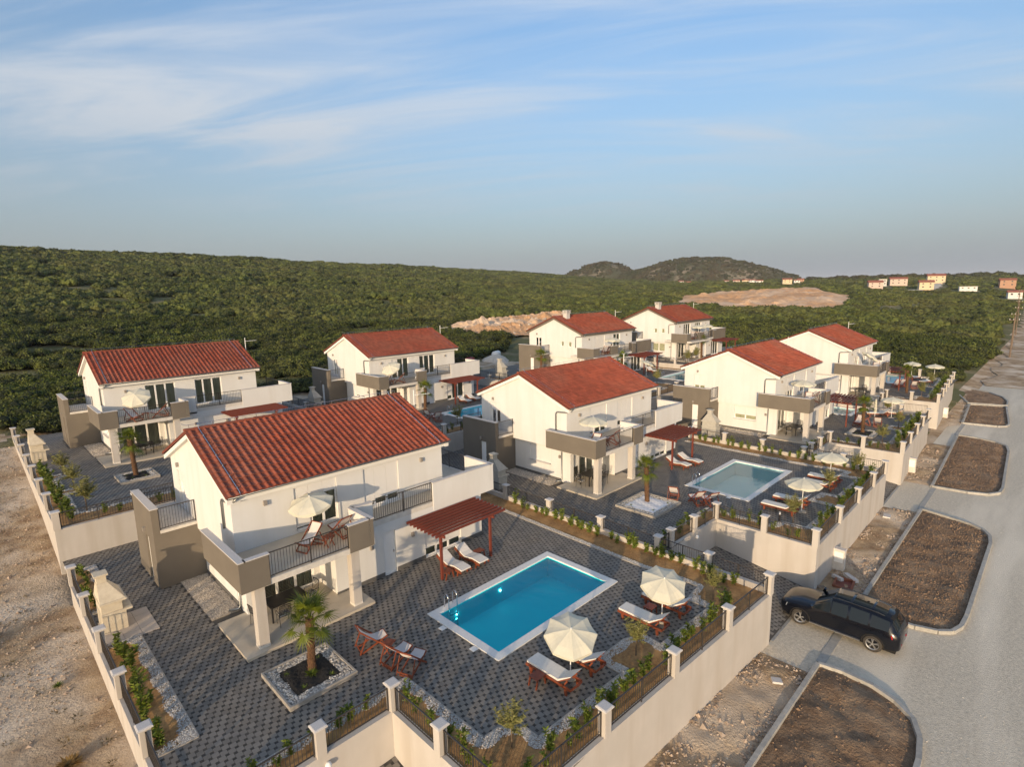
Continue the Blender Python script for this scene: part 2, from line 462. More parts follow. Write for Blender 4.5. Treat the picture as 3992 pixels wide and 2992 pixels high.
def in_poly(px, py, poly):
    inside = np.zeros(px.shape, bool)
    n = len(poly)
    for i in range(n):
        x1, y1 = poly[i]; x2, y2 = poly[(i + 1) % n]
        if y1 == y2: continue
        c = ((y1 > py) != (y2 > py)) & (px < (x2 - x1) * (py - y1) / (y2 - y1) + x1)
        inside ^= c
    return inside
def dist_polyline(px, py, line):
    d = np.full(px.shape, 1e9)
    for (x1, y1), (x2, y2) in zip(line, line[1:]):
        L2 = (x2 - x1) ** 2 + (y2 - y1) ** 2
        t = np.clip(((px - x1) * (x2 - x1) + (py - y1) * (y2 - y1)) / max(L2, 1e-9), 0, 1)
        d = np.minimum(d, np.hypot(px - (x1 + t * (x2 - x1)), py - (y1 + t * (y2 - y1))))
    return d

def vnoise(x, y, seed=0):
    """smooth value noise, vectorised"""
    xi, yi = np.floor(x).astype(np.int64), np.floor(y).astype(np.int64)
    xf, yf = x - xi, y - yi
    def h(a, b):
        n = (a * 374761393 + b * 668265263 + seed * 974634777) & 0x7fffffff
        n = ((n ^ (n >> 13)) * 1274126177) & 0x7fffffff
        return ((n ^ (n >> 16)) & 0xffff) / 65535.0
    u, v = xf * xf * (3 - 2 * xf), yf * yf * (3 - 2 * yf)
    return (h(xi, yi) * (1 - u) + h(xi + 1, yi) * u) * (1 - v) + (h(xi, yi + 1) * (1 - u) + h(xi + 1, yi + 1) * u) * v
def fbm(x, y, o=4, seed=0):
    s, a, t = 0, 1.0, 0
    for i in range(o):
        s = s + a * vnoise(x * 2 ** i, y * 2 ** i, seed + i * 17); t += a; a *= 0.5
    return s / t

# ------------------------------------------------------------------ terrain
STREET = -2.45
HA = R(24.0)
def sstep(t): t = np.clip(t, 0, 1); return t * t * (3 - 2 * t)
def nat_h(x, y):
    x = np.asarray(x, float); y = np.asarray(y, float)
    h = np.interp(y, [8.3, 14, 22, 33, 45, 62, 90, 140], [STREET, -1.6, -1.15, -0.95, 0.55, 1.5, 2.3, 3.0])
    s = -x * math.sin(HA) + y * math.cos(HA)
    far = sstep((np.hypot(x, y) - 145) / 120)
    D = np.hypot(x, y)
    hf = np.clip((s - 105) / 345, 0, 1)
    h = h + 41.5 * hf ** 1.08 - 0.02 * np.clip(s - 470, 0, 1500)
    h = h + 11 * sstep((D - 300) / 700) * (1 - hf)
    h = h + far * (fbm(x / 70 + 5, y / 70, 4, 3) - 0.5) * 7 * sstep((np.abs(y - 6) - 12) / 40)
    h = h + (fbm(x / 9, y / 9, 3, 9) - 0.5) * 0.30 * sstep((y - 11) / 8) * (1 - far)
    return h
def ground_h(x, y):
    h = nat_h(x, y)
    inside = sstep((x - 3.2) / 1.2) * sstep((86 - x) / 1.5) * sstep((y - 9.8) / 1.2) * sstep((58 - y) / 1.5)
    return h - 1.6 * inside
def axis(lo, a, b, hi, step, g):
    xs = list(np.arange(a, b + 1e-6, step))
    d, v = step, a
    left = []
    while v > lo: d *= g; v -= d; left.append(v)
    d, v = step, xs[-1]
    right = []
    while v < hi: d *= g; v += d; right.append(v)
    return np.array(left[::-1] + xs + right)
gx_ = axis(-4000, -14, 112, 9000, 1.0, 1.09)
gy_ = axis(-4000, -16, 70, 9000, 1.0, 1.09)
GX, GY = np.meshgrid(gx_, gy_)
GZ = ground_h(GX, GY)
nx, ny = len(gx_), len(gy_)
verts = np.stack([GX.ravel(), GY.ravel(), GZ.ravel()], 1)
ii, jj = np.meshgrid(np.arange(nx - 1), np.arange(ny - 1))
a_ = (jj * nx + ii).ravel()
faces = np.stack([a_, a_ + 1, a_ + nx + 1, a_ + nx], 1)
fc = verts[faces].mean(1)
jit = (fbm(fc[:, 0] / 6, fc[:, 1] / 6, 3, 5) - 0.5) * 14
dirt_m = ((fc[:, 0] < 4) & (fc[:, 0] > -40) & (fc[:, 1] < 50 + jit)) | ((fc[:, 1] < 9) & (fc[:, 0] < 125 + jit))
dirt_m |= (fc[:, 1] + jit > 12) & (fc[:, 1] + jit < 64) & (fc[:, 0] > -12 + jit) & (fc[:, 0] < 95)
dirt_m |= (np.abs(fc[:, 1] - 3) < 7 + jit * 0.2) & (fc[:, 0] > 100)
structure('ground', np_mesh('ground', verts, faces, ['scrub_ground', 'dirt'], dirt_m.astype(int), True))

# ------------------------------------------------------------------ villa plots
# offset of each villa from the nearest one
PLOT = {'H1': (0, 0, 0), 'H2': (21.45, 0, 0), 'H3': (42.8, -5.9, 0.1), 'H4': (63.7, -6.2, 0.5),
        'B1': (0.1, 25.8, 1.7), 'B2': (21.45, 25.0, 1.53), 'B3': (45.8, 17.6, 2.4), 'B4': (65.0, 16.0, 2.8)}
WHO = {'H1': 'the nearest villa', 'H2': 'the second street-side villa', 'H3': 'the third street-side villa', 'H4': 'the farthest street-side villa',
       'B1': 'the leftmost back-row villa', 'B2': 'the second back-row villa', 'B3': 'the third back-row villa', 'B4': 'the farthest back-row villa'}

def rail_mesh(L, h0=0.10, h1=0.84, step=0.118, mid=None):
    mb = MB()
    mb.box(0, L, -0.02, 0.02, h1 - 0.035, h1); mb.box(0, L, -0.015, 0.015, h0, h0 + 0.03)
    for e in (0, L - 0.035): mb.box(e, e + 0.035, -0.018, 0.018, h0 - 0.06, h1)
    n = max(2, int(round(L / step)))
    for i in range(1, n):
        x = L * i / n
        mb.box(x - 0.007, x + 0.007, -0.007, 0.007, h0 + 0.03, h1 - 0.035)
    if L > 2.2: mb.box(L / 2 - 0.02, L / 2 + 0.02, -0.02, 0.02, 0.0, h1)
    return mb
_rail_cache = {}
def railing(parent, p, q, z, h0=0.10, h1=0.84, name='railing'):
    L = math.hypot(q[0] - p[0], q[1] - p[1])
    key = (round(L, 2), h0, h1)
    if key not in _rail_cache: _rail_cache[key] = rail_mesh(L, h0, h1).mesh('railing', 'dark_metal')
    o = obj(name, _rail_cache[key], parent, (p[0], p[1], z))
    o.rotation_euler = (0, 0, math.atan2(q[1] - p[1], q[0] - p[0]))
    return o
_pil = MB().box(-0.145, 0.145, -0.145, 0.145, 0, 0.93).mesh('pillar', 'wall_stucco')
_capb = MB()
_capb.box(-0.205, 0.205, -0.205, 0.205, 0.932, 0.975)
_capb.hexa([(-0.205, -0.205, 0.975), (0.205, -0.205, 0.975), (0.205, 0.205, 0.975), (-0.205, 0.205, 0.975),
            (-0.165, -0.165, 1.0), (0.165, -0.165, 1.0), (0.165, 0.165, 1.0), (-0.165, 0.165, 1.0)])
_cap = _capb.mesh('cap', 'cap_stone')
def fence_run(label, pts, z0, zb, zt=0.03, rail=True, first=True, last=True, gaps=(), ztops=None, th=0.22, rail_h=0.84):
    """garden wall: body from zb to z0+zt, pillars at pts, railing between them"""
    t = thing('garden_wall', label, 'wall', (pts[0][0], pts[0][1], z0))
    ox, oy = pts[0]
    P = [(x - ox, y - oy) for x, y in pts]
    for i in range(len(P) - 1):
        if i in gaps: continue
        (x1, y1), (x2, y2) = P[i], P[i + 1]
        L = math.hypot(x2 - x1, y2 - y1); ux, uy = (x2 - x1) / L, (y2 - y1) / L
        nx_, ny_ = -uy * th / 2, ux * th / 2
        MB().prism([(x1 - nx_, y1 - ny_), (x2 - nx_, y2 - ny_), (x2 + nx_, y2 + ny_), (x1 + nx_, y1 + ny_)], zb - z0, zt).build('wall_section', 'wall_stucco', t)
        if rail:
            e = 0.17
            railing(t, (x1 + ux * e, y1 + uy * e), (x2 - ux * e, y2 - uy * e), zt, 0.08, rail_h)
    for i, (x, y) in enumerate(P):
        if (i == 0 and not first) or (i == len(P) - 1 and not last): continue
        ang = math.atan2(P[-1][1] - P[0][1], P[-1][0] - P[0][0])
        o = obj('pillar', _pil, t, (x, y, 0)); o.rotation_euler = (0, 0, ang)
        obj('cap', _cap, o)
        if i in (0, len(P) - 1):
            pz = MB().box(-0.112, 0.112, -0.112, 0.112, zb - z0, zt - 0.002).build('pillar_base', 'wall_stucco', t, loc=(x, y, 0))
            pz.rotation_euler = (0, 0, ang)
    return t
def lin(a, b, n): return [(a[0] + (b[0] - a[0]) * i / n, a[1] + (b[1] - a[1]) * i / n) for i in range(n + 1)]

# street-side row
fence_run('long beige wall beside the bare dirt at far left, below the nearest villa', [(2.4, y) for y in (14.23, 18.0, 21.45, 24.93, 28.4, 31.9)] , 0, -3.2)
fence_run('beige wall with hedge above the sunken drive at the bottom edge', [(2.4, 14.23), (5.97, 14.25), (8.47, 14.23)], 0, -3.2, first=False)
fence_run('short beige wall turning from the corner pillar towards the bottom edge', [(8.47, 14.23), (8.48, 11.73), (8.5, 8.85)], 0, -3.2, first=False)
fence_run('tall beige street wall in front of the nearest villa pool garden', [(8.5, 8.85), (12.36, 8.66), (16.18, 8.46), (20.02, 8.24), (23.72, 8.03)], 0, -3.2, first=False)
fence_run('low wall with railing and hedge between the nearest and second street-side villas', [(23.76, y) for y in (32.0, 28.2, 24.5, 20.8, 17.06, 13.51, 10.82, 8.03)], 0, -3.2, zt=0.28, last=False, rail_h=0.62)
fence_run('beige wall beside the gate of the second street-side villa', [(24.92, 13.46), (27.3, 13.38), (29.84, 13.28)], 0, -3.2)
fence_run('beige wall above the drive where the black car is turning in', [(29.84, 13.28), (29.85, 10.55), (29.88, 7.98)], 0, -3.2, first=False)
fence_run('tall beige street wall in front of the second street-side villa', [(29.88, 7.98), (33.94, 7.98), (37.9, 8.0), (41.67, 8.02), (45.0, 8.03)], 0, -3.2, first=False)
fence_run('low wall with hedge between the second and third street-side villas', [(45.03, y) for y in (22.7, 19.6, 16.47, 13.35, 10.64, 8.03)], 0, -3.2, zt=0.28, last=False, rail_h=0.62)
fence_run('beige wall beside the gate of the third street-side villa', [(46.2, 13.2), (48.4, 13.2), (50.8, 13.14)], 0.1, -3.2)
fence_run('beige wall above the drive of the third street-side villa', [(50.8, 13.14), (50.85, 10.7), (50.95, 8.05)], 0.1, -3.2, first=False)
fence_run('tall beige street wall in front of the third street-side villa', [(50.95, 8.05), (54.7, 8.22), (58.4, 8.36), (62.1, 8.52), (65.8, 8.66)], 0.1, -3.2, first=False)
fence_run('low wall with railing between the third and farthest street-side villas', [(66.6, y) for y in (19.5, 16.5, 13.5, 11.0, 8.72)], 0.1, -3.2, zt=0.3, last=False)
fence_run('beige wall beside the gate of the farthest street-side villa', [(67.8, 13.4), (70.2, 13.45), (72.6, 13.5)], 0.5, -3.2)
fence_run('beige wall above the drive of the farthest street-side villa', [(72.6, 13.5), (72.75, 11.2), (72.9, 8.85)], 0.5, -3.2, first=False)
fence_run('tall beige street wall in front of the farthest street-side villa', [(72.9, 8.85), (77.1, 9.06), (80.8, 9.27), (84.3, 9.47), (88.1, 9.68), (91.7, 9.86)], 0.5, -3.2, first=False)
fence_run('end wall of the farthest street-side garden facing the green scrub', [(91.7, 9.86), (91.8, 13.5), (91.9, 17), (92, 20.5), (92, 24)], 0.5, -3.2, first=False)
# rear row
fence_run('retaining wall with railing behind the nearest villa, up to the back row', [(2.4, 35.44), (5.9, 35.44), (9.4, 35.44), (12.9, 35.44), (16.4, 35.44), (20.0, 35.44), (23.76, 35.44)], 1.7, -1.6)
fence_run('retaining wall with railing behind the second street-side villa', [(23.76, 35.44), (27.42, 35.44), (31.0, 35.44), (34.5, 35.44), (38, 35.44), (41.5, 35.44), (45.0, 35.44)], 1.53, -1.6, first=False)
fence_run('beige wall with pillars beside the dirt, left of the leftmost back-row villa', [(2.44, y) for y in (35.44, 39.24, 42.75, 46.6, 50.2, 54.0, 57.7, 61.4)], 1.7, -0.8, first=False)
fence_run('low wall between the leftmost and second back-row villas', [(23.9, y) for y in (35.44, 39, 42.5, 46, 49.5, 53, 56.5, 60)], 1.6, -0.8, first=False, zt=0.3)
fence_run('low wall between the second and third back-row villas', [(45.6, y) for y in (28.4, 32, 35.5, 39, 42.5, 46, 49.5, 53, 56.5)], 2.0, -0.8, zt=0.5)
fence_run('retaining wall behind the third street-side villa', [(45.6, 28.4), (49.2, 28.4), (52.8, 28.4), (56.3, 28.4), (59.8, 28.4), (63.3, 28.4), (67.0, 28.4)], 2.4, -1.6, first=False)
fence_run('retaining wall behind the farthest street-side villa', [(67.0, 27.2), (70.5, 27.2), (74, 27.2), (77.5, 27.2), (81, 27.2), (84.5, 27.2), (88.5, 27.2)], 2.8, -1.6)
fence_run('low wall with railing between the third and farthest back-row villas', [(67.3, y) for y in (30.5, 33.5, 36.5, 39.5, 42.5, 45.5, 48.5)], 2.7, -0.8, zt=0.3)

# terraces of the gardens (solid beds the paving lies on), with the pool pits left open
POOLS = {'H1': (12.45, 20.07, 13.42, 17.75), 'H2': (33.62, 41.35, 12.93, 17.24), 'H3': (62.4, 66.3, 14.4, 18.2),
         'H4': (83.4, 90.9, 14.2, 18.2), 'B2': (32.3, 39.9, 38.2, 42.3), 'B3': (58.9, 66.5, 30.2, 34.5)}
TERR = {'H1': [(2.4, 23.76, 14.25, 35.44), (8.5, 23.76, 8.6, 14.25)],
        'H2': [(23.76, 45.03, 13.3, 35.44), (29.86, 45.03, 8.0, 13.3)],
        'H3': [(45.03, 66.6, 13.15, 28.4), (50.85, 66.6, 8.45, 13.15)],
        'H4': [(66.6, 91.8, 13.45, 27.2), (72.75, 91.8, 9.4, 13.45)],
        'B1': [(2.44, 23.9, 35.44, 61.4)], 'B2': [(23.9, 45.6, 35.44, 60.0)],
        'B3': [(45.6, 67.3, 28.4, 56.0)], 'B4': [(67.3, 92.0, 27.2, 56.0)]}
PAVE = {}
for k, rects in TERR.items():
    z0 = PLOT[k][2]
    mb = MB()
    hole = []
    if k in POOLS:
        a, b, c, d = POOLS[k]; hole = [(a + 0.3, b - 0.3, c + 0.3, d - 0.3)]
    for (a, b, c, d) in rects:
        for (p, q, r, s) in cells(a, b, c, d, hole):
            mb.add([(p, r, z0 - 0.02), (q, r, z0 - 0.02), (q, s, z0 - 0.02), (p, s, z0 - 0.02)], [(0, 1, 2, 3)])
    PAVE[k] = structure('garden_paving', mb.mesh('garden_paving', 'joint_sand'))

# planting beds (paving-side outline first, then back along the walls)
BED = {
 'H1': [[(22.25, 31.8), (22.25, 23.4), (22.0, 13.3), (22.2, 11.4), (22.18, 10.53), (20.87, 10.41), (20.88, 9.44), (17.35, 9.64), (17.45, 10.4), (16.68, 10.82),
         (15.0, 10.86), (14.94, 9.81), (10.86, 10.02), (10.87, 10.6), (10.26, 11.17), (9.7, 11.2), (9.62, 15.17), (2.55, 15.25)],
        [(2.5, 25.09), (3.68, 25.09), (3.66, 17.62), (2.5, 17.65)], [(2.5, 33.6), (3.5, 33.6), (3.5, 28.2), (2.5, 28.2)]],
}
BEDW = {'H1': [[(2.55, 14.36), (8.35, 14.36), (8.6, 14.1), (8.62, 8.98), (12.36, 8.79), (23.64, 8.16), (23.64, 31.8)], [], []]}
BED['H2'] = [[(43.55, 22.5), (43.35, 13.0), (43.7, 10.8), (43.68, 10.2), (42.5, 10.1), (42.57, 9.13), (38.3, 9.2), (38.24, 10.1), (36.3, 10.3), (36.2, 8.97),
              (32.04, 9.1), (31.9, 10.34), (31.1, 10.6), (31.0, 14.4), (24.9, 14.5)]]
BEDW['H2'] = [[(24.9, 13.6), (29.7, 13.44), (30.0, 13.1), (30.0, 8.12), (44.9, 8.15), (44.9, 22.5)]]
BED['H3'] = [[(66.4, 10.0), (60.6, 9.75), (60.5, 10.7), (58.9, 10.75), (58.8, 9.7), (53.6, 9.5), (53.4, 10.6), (52.0, 10.8), (51.9, 14.1), (46.3, 14.1)]]
BEDW['H3'] = [[(46.3, 13.3), (50.9, 13.2), (51.0, 8.2), (66.4, 8.8)]]
BED['H4'] = [[(90.6, 24), (90.5, 11.2), (84.6, 10.9), (84.4, 11.7), (83, 11.7), (82.9, 10.7), (76, 10.3), (75.8, 11.4), (74.0, 11.3), (73.8, 14.3), (67.8, 14.3)]]
BEDW['H4'] = [[(67.8, 13.55), (72.8, 13.6), (73.0, 9.0), (91.5, 10.0), (91.6, 24)]]
BED['B1'] = [[(3.0, 49.3), (3.55, 48.6), (3.4, 46.7), (4.4, 46.6), (4.4, 45.9), (3.6, 45.6), (3.55, 42.5), (4.6, 42.4), (4.7, 41.6), (3.6, 41.4), (3.55, 37.4), (20, 37.2)]]
BEDW['B1'] = [[(20, 35.6), (2.56, 35.6), (2.56, 49.3)]]
BED['B2'] = [[(25.4, 50), (25.4, 37.2), (44, 37.0)]]
BEDW['B2'] = [[(44, 35.6), (24.05, 35.6), (24.05, 50)]]
BED['B3'] = [[(47.2, 50), (47.2, 30.2), (53.5, 30.2), (53.5, 32.9), (56.2, 32.9), (56.2, 30.0), (65.6, 29.8), (65.8, 45)]]
BEDW['B3'] = [[(67.1, 45), (67.1, 28.6), (45.8, 28.6), (45.8, 50)]]
def edging(poly_open, z0, parent, h=0.035):
    mb = MB()
    for p, q in zip(poly_open, poly_open[1:]):
        mb.beam((p[0], p[1], z0 - 0.03 + h / 2), (q[0], q[1], z0 - 0.03 + h / 2), 0.07, h + 0.06)
    return mb.build('edging', 'edging', parent)
def stones(name, px, py, pz, size, mats, parent=None, flat=0.6, seed=1):
    """many small irregular stones as one mesh"""
    g = np.random.default_rng(seed)
    n = len(px)
    base = np.array([(1, 0, 0), (-1, 0, 0), (0, 1, 0), (0, -1, 0), (0, 0, 1), (0, 0, -1)], float)
    fcs = np.array([(0, 2, 4), (2, 1, 4), (1, 3, 4), (3, 0, 4), (2, 0, 5), (1, 2, 5), (3, 1, 5), (0, 3, 5)])
    v = base[None] * (0.65 + 0.7 * g.random((n, 6, 1)))
    v += (g.random((n, 6, 3)) - 0.5) * 0.5
    sz = np.asarray(size)
    v = v * (sz.reshape(-1, 1, 1) if sz.ndim else sz)
    v[..., 2] *= flat
    a = g.random(n) * 6.283
    c, s = np.cos(a)[:, None], np.sin(a)[:, None]
    x, y = v[..., 0] * c - v[..., 1] * s, v[..., 0] * s + v[..., 1] * c
    V = np.stack([x + np.asarray(px)[:, None], y + np.asarray(py)[:, None], v[..., 2] + np.asarray(pz)[:, None]], 2).reshape(-1, 3)
    Fc = (fcs[None] + (np.arange(n) * 6)[:, None, None]).reshape(-1, 3)
    o = obj(name, np_mesh(name, V, Fc, mats), parent)
    o['kind'] = 'stuff'
    return o
def poly_mesh(name, poly, z, m, bumpy=0.0):
    from mathutils.geometry import tessellate_polygon
    tri = tessellate_polygon([[Vector((x, y, 0)) for x, y in poly]])
    me = bpy.data.meshes.new(name); me.from_pydata([(x, y, z) for x, y in poly], [], [tuple(t) for t in tri])
    me.materials.append(MAT[m])
    return me
for k, beds in BED.items():
    z0 = PLOT[k][2]
    for i, b in enumerate(beds):
        w = BEDW[k][i] if BEDW[k][i] else []
        poly = b + w[::1]
        bed = structure('planting_bed', poly_mesh('planting_bed', poly, z0 + 0.012, 'soil'))
        line = b if w else [b[0], b[1], b[2], b[3]]
        edging(line, z0, bed)
        # strip of white stones along the paving edge
        dens = {'H1': 1500, 'H2': 800}.get(k, 260)
        qx, qy = [], []
        for p, q in zip(line, line[1:]):
            L = math.hypot(q[0] - p[0], q[1] - p[1])
            if L < 1e-6: continue
            m_ = int(L * .95 * dens); f = rng.uniform(-.45 / L, 1 + .45 / L, m_); w_ = rng.uniform(-.47, .47, m_)
            qx.append(p[0] + (q[0] - p[0]) * f - (q[1] - p[1]) / L * w_); qy.append(p[1] + (q[1] - p[1]) * f + (q[0] - p[0]) / L * w_)
        qx, qy = np.concatenate(qx), np.concatenate(qy)
        keep = in_poly(qx, qy, poly); qx, qy = qx[keep], qy[keep]
        d = dist_polyline(qx, qy, line)
        keep = d < 0.33 + 0.06 * np.sin(qx * 5.1 + qy * 3.7) + rng.random(len(qx)) * .06
        if k == 'H1' and i == 0: keep &= ~((qx > 21.5) & (d > 0.24))
        qx, qy = qx[keep], qy[keep]
        sz = rng.uniform(0.013, 0.030, len(qx)) * {'H1': 1, 'H2': 1.25}.get(k, 2.0)
        stones('white_gravel', qx, qy, np.full(len(qx), z0 + 0.03), sz, ['gravel_white'], bed, seed=i + 3)

# hopscotch paving: big light squares with small dark squares
FOOT = [(5.1, 19.3, 28.4, 32.0), (7.1, 19.3, 23.2, 28.5), (10.5, 19.3, 21.75, 23.3), (6.0, 11.45, 20.05, 23.95), (5.95, 7.3, 23.9, 28.6)]   # villa footprint
PLANTER = {'H1': (6.08, 8.52, 16.55, 18.95), 'H2': (27.4, 30.45, 15.8, 18.6), 'H3': (54.2, 56.9, 10.75, 12.9), 'B1': (6.15, 8.3, 40.95, 43.2)}
def in_rects(x, y, rs, e=0.0):
    m = np.zeros(x.shape, bool)
    for a, b, c, d in rs: m |= (x > a + e) & (x < b - e) & (y > c + e) & (y < d - e)
    return m
LB, SB = 0.2, 0.1
_paver_big = MB(); _paver_small = MB()
g_ = 0.004
for mb_, s_ in ((_paver_big, LB), (_paver_small, SB)):
    mb_.box(-s_ / 2 + g_, s_ / 2 - g_, -s_ / 2 + g_, s_ / 2 - g_, -0.02, 0.0)
_paver_big = _paver_big.mesh('paver', 'paver_light'); _paver_small = _paver_small.mesh('paver', 'paver_dark')
for k, rects in TERR.items():
    ox, oy, z0 = PLOT[k]
    a, b = min(r[0] for r in rects), max(r[1] for r in rects)
    c, d = min(r[2] for r in rects), max(r[3] for r in rects)
    if k[0] == 'B': d = min(d, c + 22)
    # lattice (L,-S),(S,L)
    det = LB * LB + SB * SB
    cor = np.array([(a, c), (b, c), (b, d), (a, d)])
    ci = (cor[:, 0] * LB - cor[:, 1] * SB) / det; cj = (cor[:, 0] * SB + cor[:, 1] * LB) / det
    I, J = np.meshgrid(np.arange(int(ci.min()) - 2, int(ci.max()) + 2), np.arange(int(cj.min()) - 2, int(cj.max()) + 2))
    X0 = (I * LB + J * SB).ravel(); Y0 = (-I * SB + J * LB).ravel()
    cx = np.concatenate([X0 + LB / 2, X0 + LB + SB / 2]); cy = np.concatenate([Y0 + LB / 2, Y0 + LB - SB / 2])
    hs = np.concatenate([np.full(len(X0), LB / 2), np.full(len(X0), SB / 2)]) - g_
    mi = np.concatenate([np.zeros(len(X0), int), np.ones(len(X0), int)])
    ok = in_rects(cx, cy, [(p, q, r, s + (.3 if i_ else 0)) for i_, (p, q, r, s) in enumerate(rects)], 0.08)
    ok &= ~in_rects(cx, cy, [(p + ox, q + ox, r + oy, s + oy) for p, q, r, s in FOOT])
    if k in POOLS: ok &= ~in_rects(cx, cy, [POOLS[k]])
    if k in PLANTER: ok &= ~in_rects(cx, cy, [PLANTER[k]])
    if k in BED:
        for i, bd in enumerate(BED[k]): ok &= ~in_poly(cx, cy, bd + (BEDW[k][i] or []))
    if k == 'H1': ok &= ~in_rects(cx, cy, [(2.6, 4.36, 24.98, 27.3)])
    cx, cy, hs, mi = cx[ok], cy[ok], hs[ok], mi[ok]
    zt = z0 + (rng.random(len(cx)) - 0.5) * 0.004
    if k == 'H1':    # the 300 pavers that show largest are pieces of their own
        near = np.argsort((cx - 3) ** 2 + (cy - 8) ** 2 + (cx - cy + 4) ** 2 * 0.15 - mi * 0.0)
        near = near[mi[near] == 0][:230].tolist() + near[mi[near] == 1][:70].tolist()
        for q in near:
            o = obj('paver', _paver_small if mi[q] else _paver_big, PAVE[k], (cx[q], cy[q], zt[q]))
        keep = np.ones(len(cx), bool); keep[near] = False
        cx, cy, hs, mi, zt = cx[keep], cy[keep], hs[keep], mi[keep], zt[keep]
    n = len(cx)
    if k in ('H1', 'H2'):
        sx = np.array([-1, 1, 1, -1, -1, 1, 1, -1]); sy = np.array([-1, -1, 1, 1, -1, -1, 1, 1])
        V = np.stack([cx[:, None] + sx * hs[:, None], cy[:, None] + sy * hs[:, None], zt[:, None] - np.array([0.02] * 4 + [0.0] * 4)], 2).reshape(-1, 3)
        fcs = np.array([(4, 5, 6, 7), (0, 1, 5, 4), (1, 2, 6, 5), (2, 3, 7, 6), (3, 0, 4, 7)])
        Fc = (fcs[None] + (np.arange(n) * 8)[:, None, None]).reshape(-1, 4); M = np.repeat(mi, 5)
    else:
        sx = np.array([-1, 1, 1, -1]); sy = np.array([-1, -1, 1, 1])
        V = np.stack([cx[:, None] + sx * hs[:, None], cy[:, None] + sy * hs[:, None], np.repeat(zt[:, None], 4, 1)], 2).reshape(-1, 3)
        Fc = np.arange(n * 4).reshape(-1, 4); M = mi
    o = obj('paver_field', np_mesh('paver_field', V, Fc, ['paver_light', 'paver_dark'], M), PAVE[k])
    o['kind'] = 'stuff'

# ------------------------------------------------------------------ villas
EAVE_Y, RIDGE_Y, BACK_Y, EAVE_Z, RIDGE_Z = 22.86, 27.56, 32.26, 5.45, 7.40
RX0, RX1 = 6.72, 18.08
SLOPE = math.atan2(RIDGE_Z - EAVE_Z, RIDGE_Y - EAVE_Y)
SLEN = math.hypot(RIDGE_Z - EAVE_Z, RIDGE_Y - EAVE_Y)
NC, NR = 38, 15
TW, TL = (RX1 - RX0) / NC, SLEN / NR
_prof = [(0.0, 0.0), (0.36, 0.0), (0.46, 0.018), (0.56, 0.043), (0.68, 0.055), (0.80, 0.043), (0.90, 0.018), (1.0, 0.0)]
_tv, _tf = [], []
for (yy, lift) in ((-0.03, 0.040), (TL + 0.02, 0.0)):
    for (u, h) in _prof: _tv.append((u * TW, yy, h + lift))
_np = len(_prof)
for i in range(_np - 1): _tf.append((i, i + 1, _np + i + 1, _np + i))
for (u, h) in _prof: _tv.append((u * TW, -0.03, h * 0.5 - 0.004))
for i in range(_np - 1): _tf.append((2 * _np + i, 2 * _np + i + 1, i + 1, i))
_tb = MB(); _tb.add(_tv, _tf)
TILE = _tb.mesh('roof_tile', 'roof_tile', smooth=False)
TV, TF = np.array(_tv), np.array(_tf)
def slope_pt(x, t, h=0.0):           # point on the front slope
    return (x, EAVE_Y + t * math.cos(SLOPE) - h * math.sin(SLOPE), EAVE_Z + t * math.sin(SLOPE) + h * math.cos(SLOPE))

def window(parent, axis, c, sgn, u0, u1, z0, z1, panes=2, shut=(0, 0), depth=0.2, nm='window', side_shut=None, mid_post=None):
    """frame (the part itself), with pane, curtain and shutter as its pieces. shut = fraction each leaf is covered"""
    P = (lambda u, w, z: (u, w, z)) if axis == 'y' else (lambda u, w, z: (w, u, z))
    def bx(mb, ua, ub, wa, wb, za, zb, m=0):
        wa, wb = min(wa, wb), max(wa, wb)
        if axis == 'y': mb.box(ua, ub, wa, wb, za, zb, m)
        else: mb.box(wa, wb, ua, ub, za, zb, m)
    s = -sgn
    fr = MB()
    w0, w1 = c + s * 0.10, c + s * 0.17
    t = 0.06
    bx(fr, u0, u1, w0, w1, z0, z0 + t); bx(fr, u0, u1, w0, w1, z1 - t, z1)
    edges = [u0 + (u1 - u0) * i / panes for i in range(panes + 1)]
    if mid_post: edges = mid_post
    bx(fr, u0, u0 + t, w0, w1, z0 + t, z1 - t); bx(fr, u1 - t, u1, w0, w1, z0 + t, z1 - t)
    for e in edges[1:-1]: bx(fr, e - t * 0.9, e + t * 0.9, w0, w1, z0 + t, z1 - t)
    f = fr.build(nm, 'pvc_white', parent)
    ed = edges
    for i in range(len(ed) - 1):
        a, b = ed[i] + (t if i == 0 else t * 0.9), ed[i + 1] - (t if i == len(ed) - 2 else t * 0.9)
        k = c + s * 0.14
        MB().add([P(a, k, z0 + t), P(b, k, z0 + t), P(b, k, z1 - t), P(a, k, z1 - t)], [(0, 1, 2, 3)]).build('pane', 'window_glass', f)
        sh = shut[i] if i < len(shut) else 0
        if sh > 0:
            zs = z1 - (z1 - z0) * sh
            m = MB(); bx(m, a - 0.05, b + 0.05, c + s * 0.06, c + s * 0.095, zs, z1 - 0.002)
            m.build('shutter', 'shutter', f)
        cu = MB(); n = 26; q = []
        for j in range(n + 1):
            u = a - 0.03 + (b - a + 0.06) * j / n
            gap = 0.02 if not 0.44 < j / n < 0.52 else 0.06
            q.append((u, c + s * (0.23 + 0.03 * math.sin(j * 2.1) + gap)))
        for j in range(n):
            cu.add([P(*q[j], z0), P(*q[j + 1], z0), P(*q[j + 1], z1), P(*q[j], z1)], [(0, 1, 2, 3)])
        cu.build('curtain', 'curtain', f)
    return f

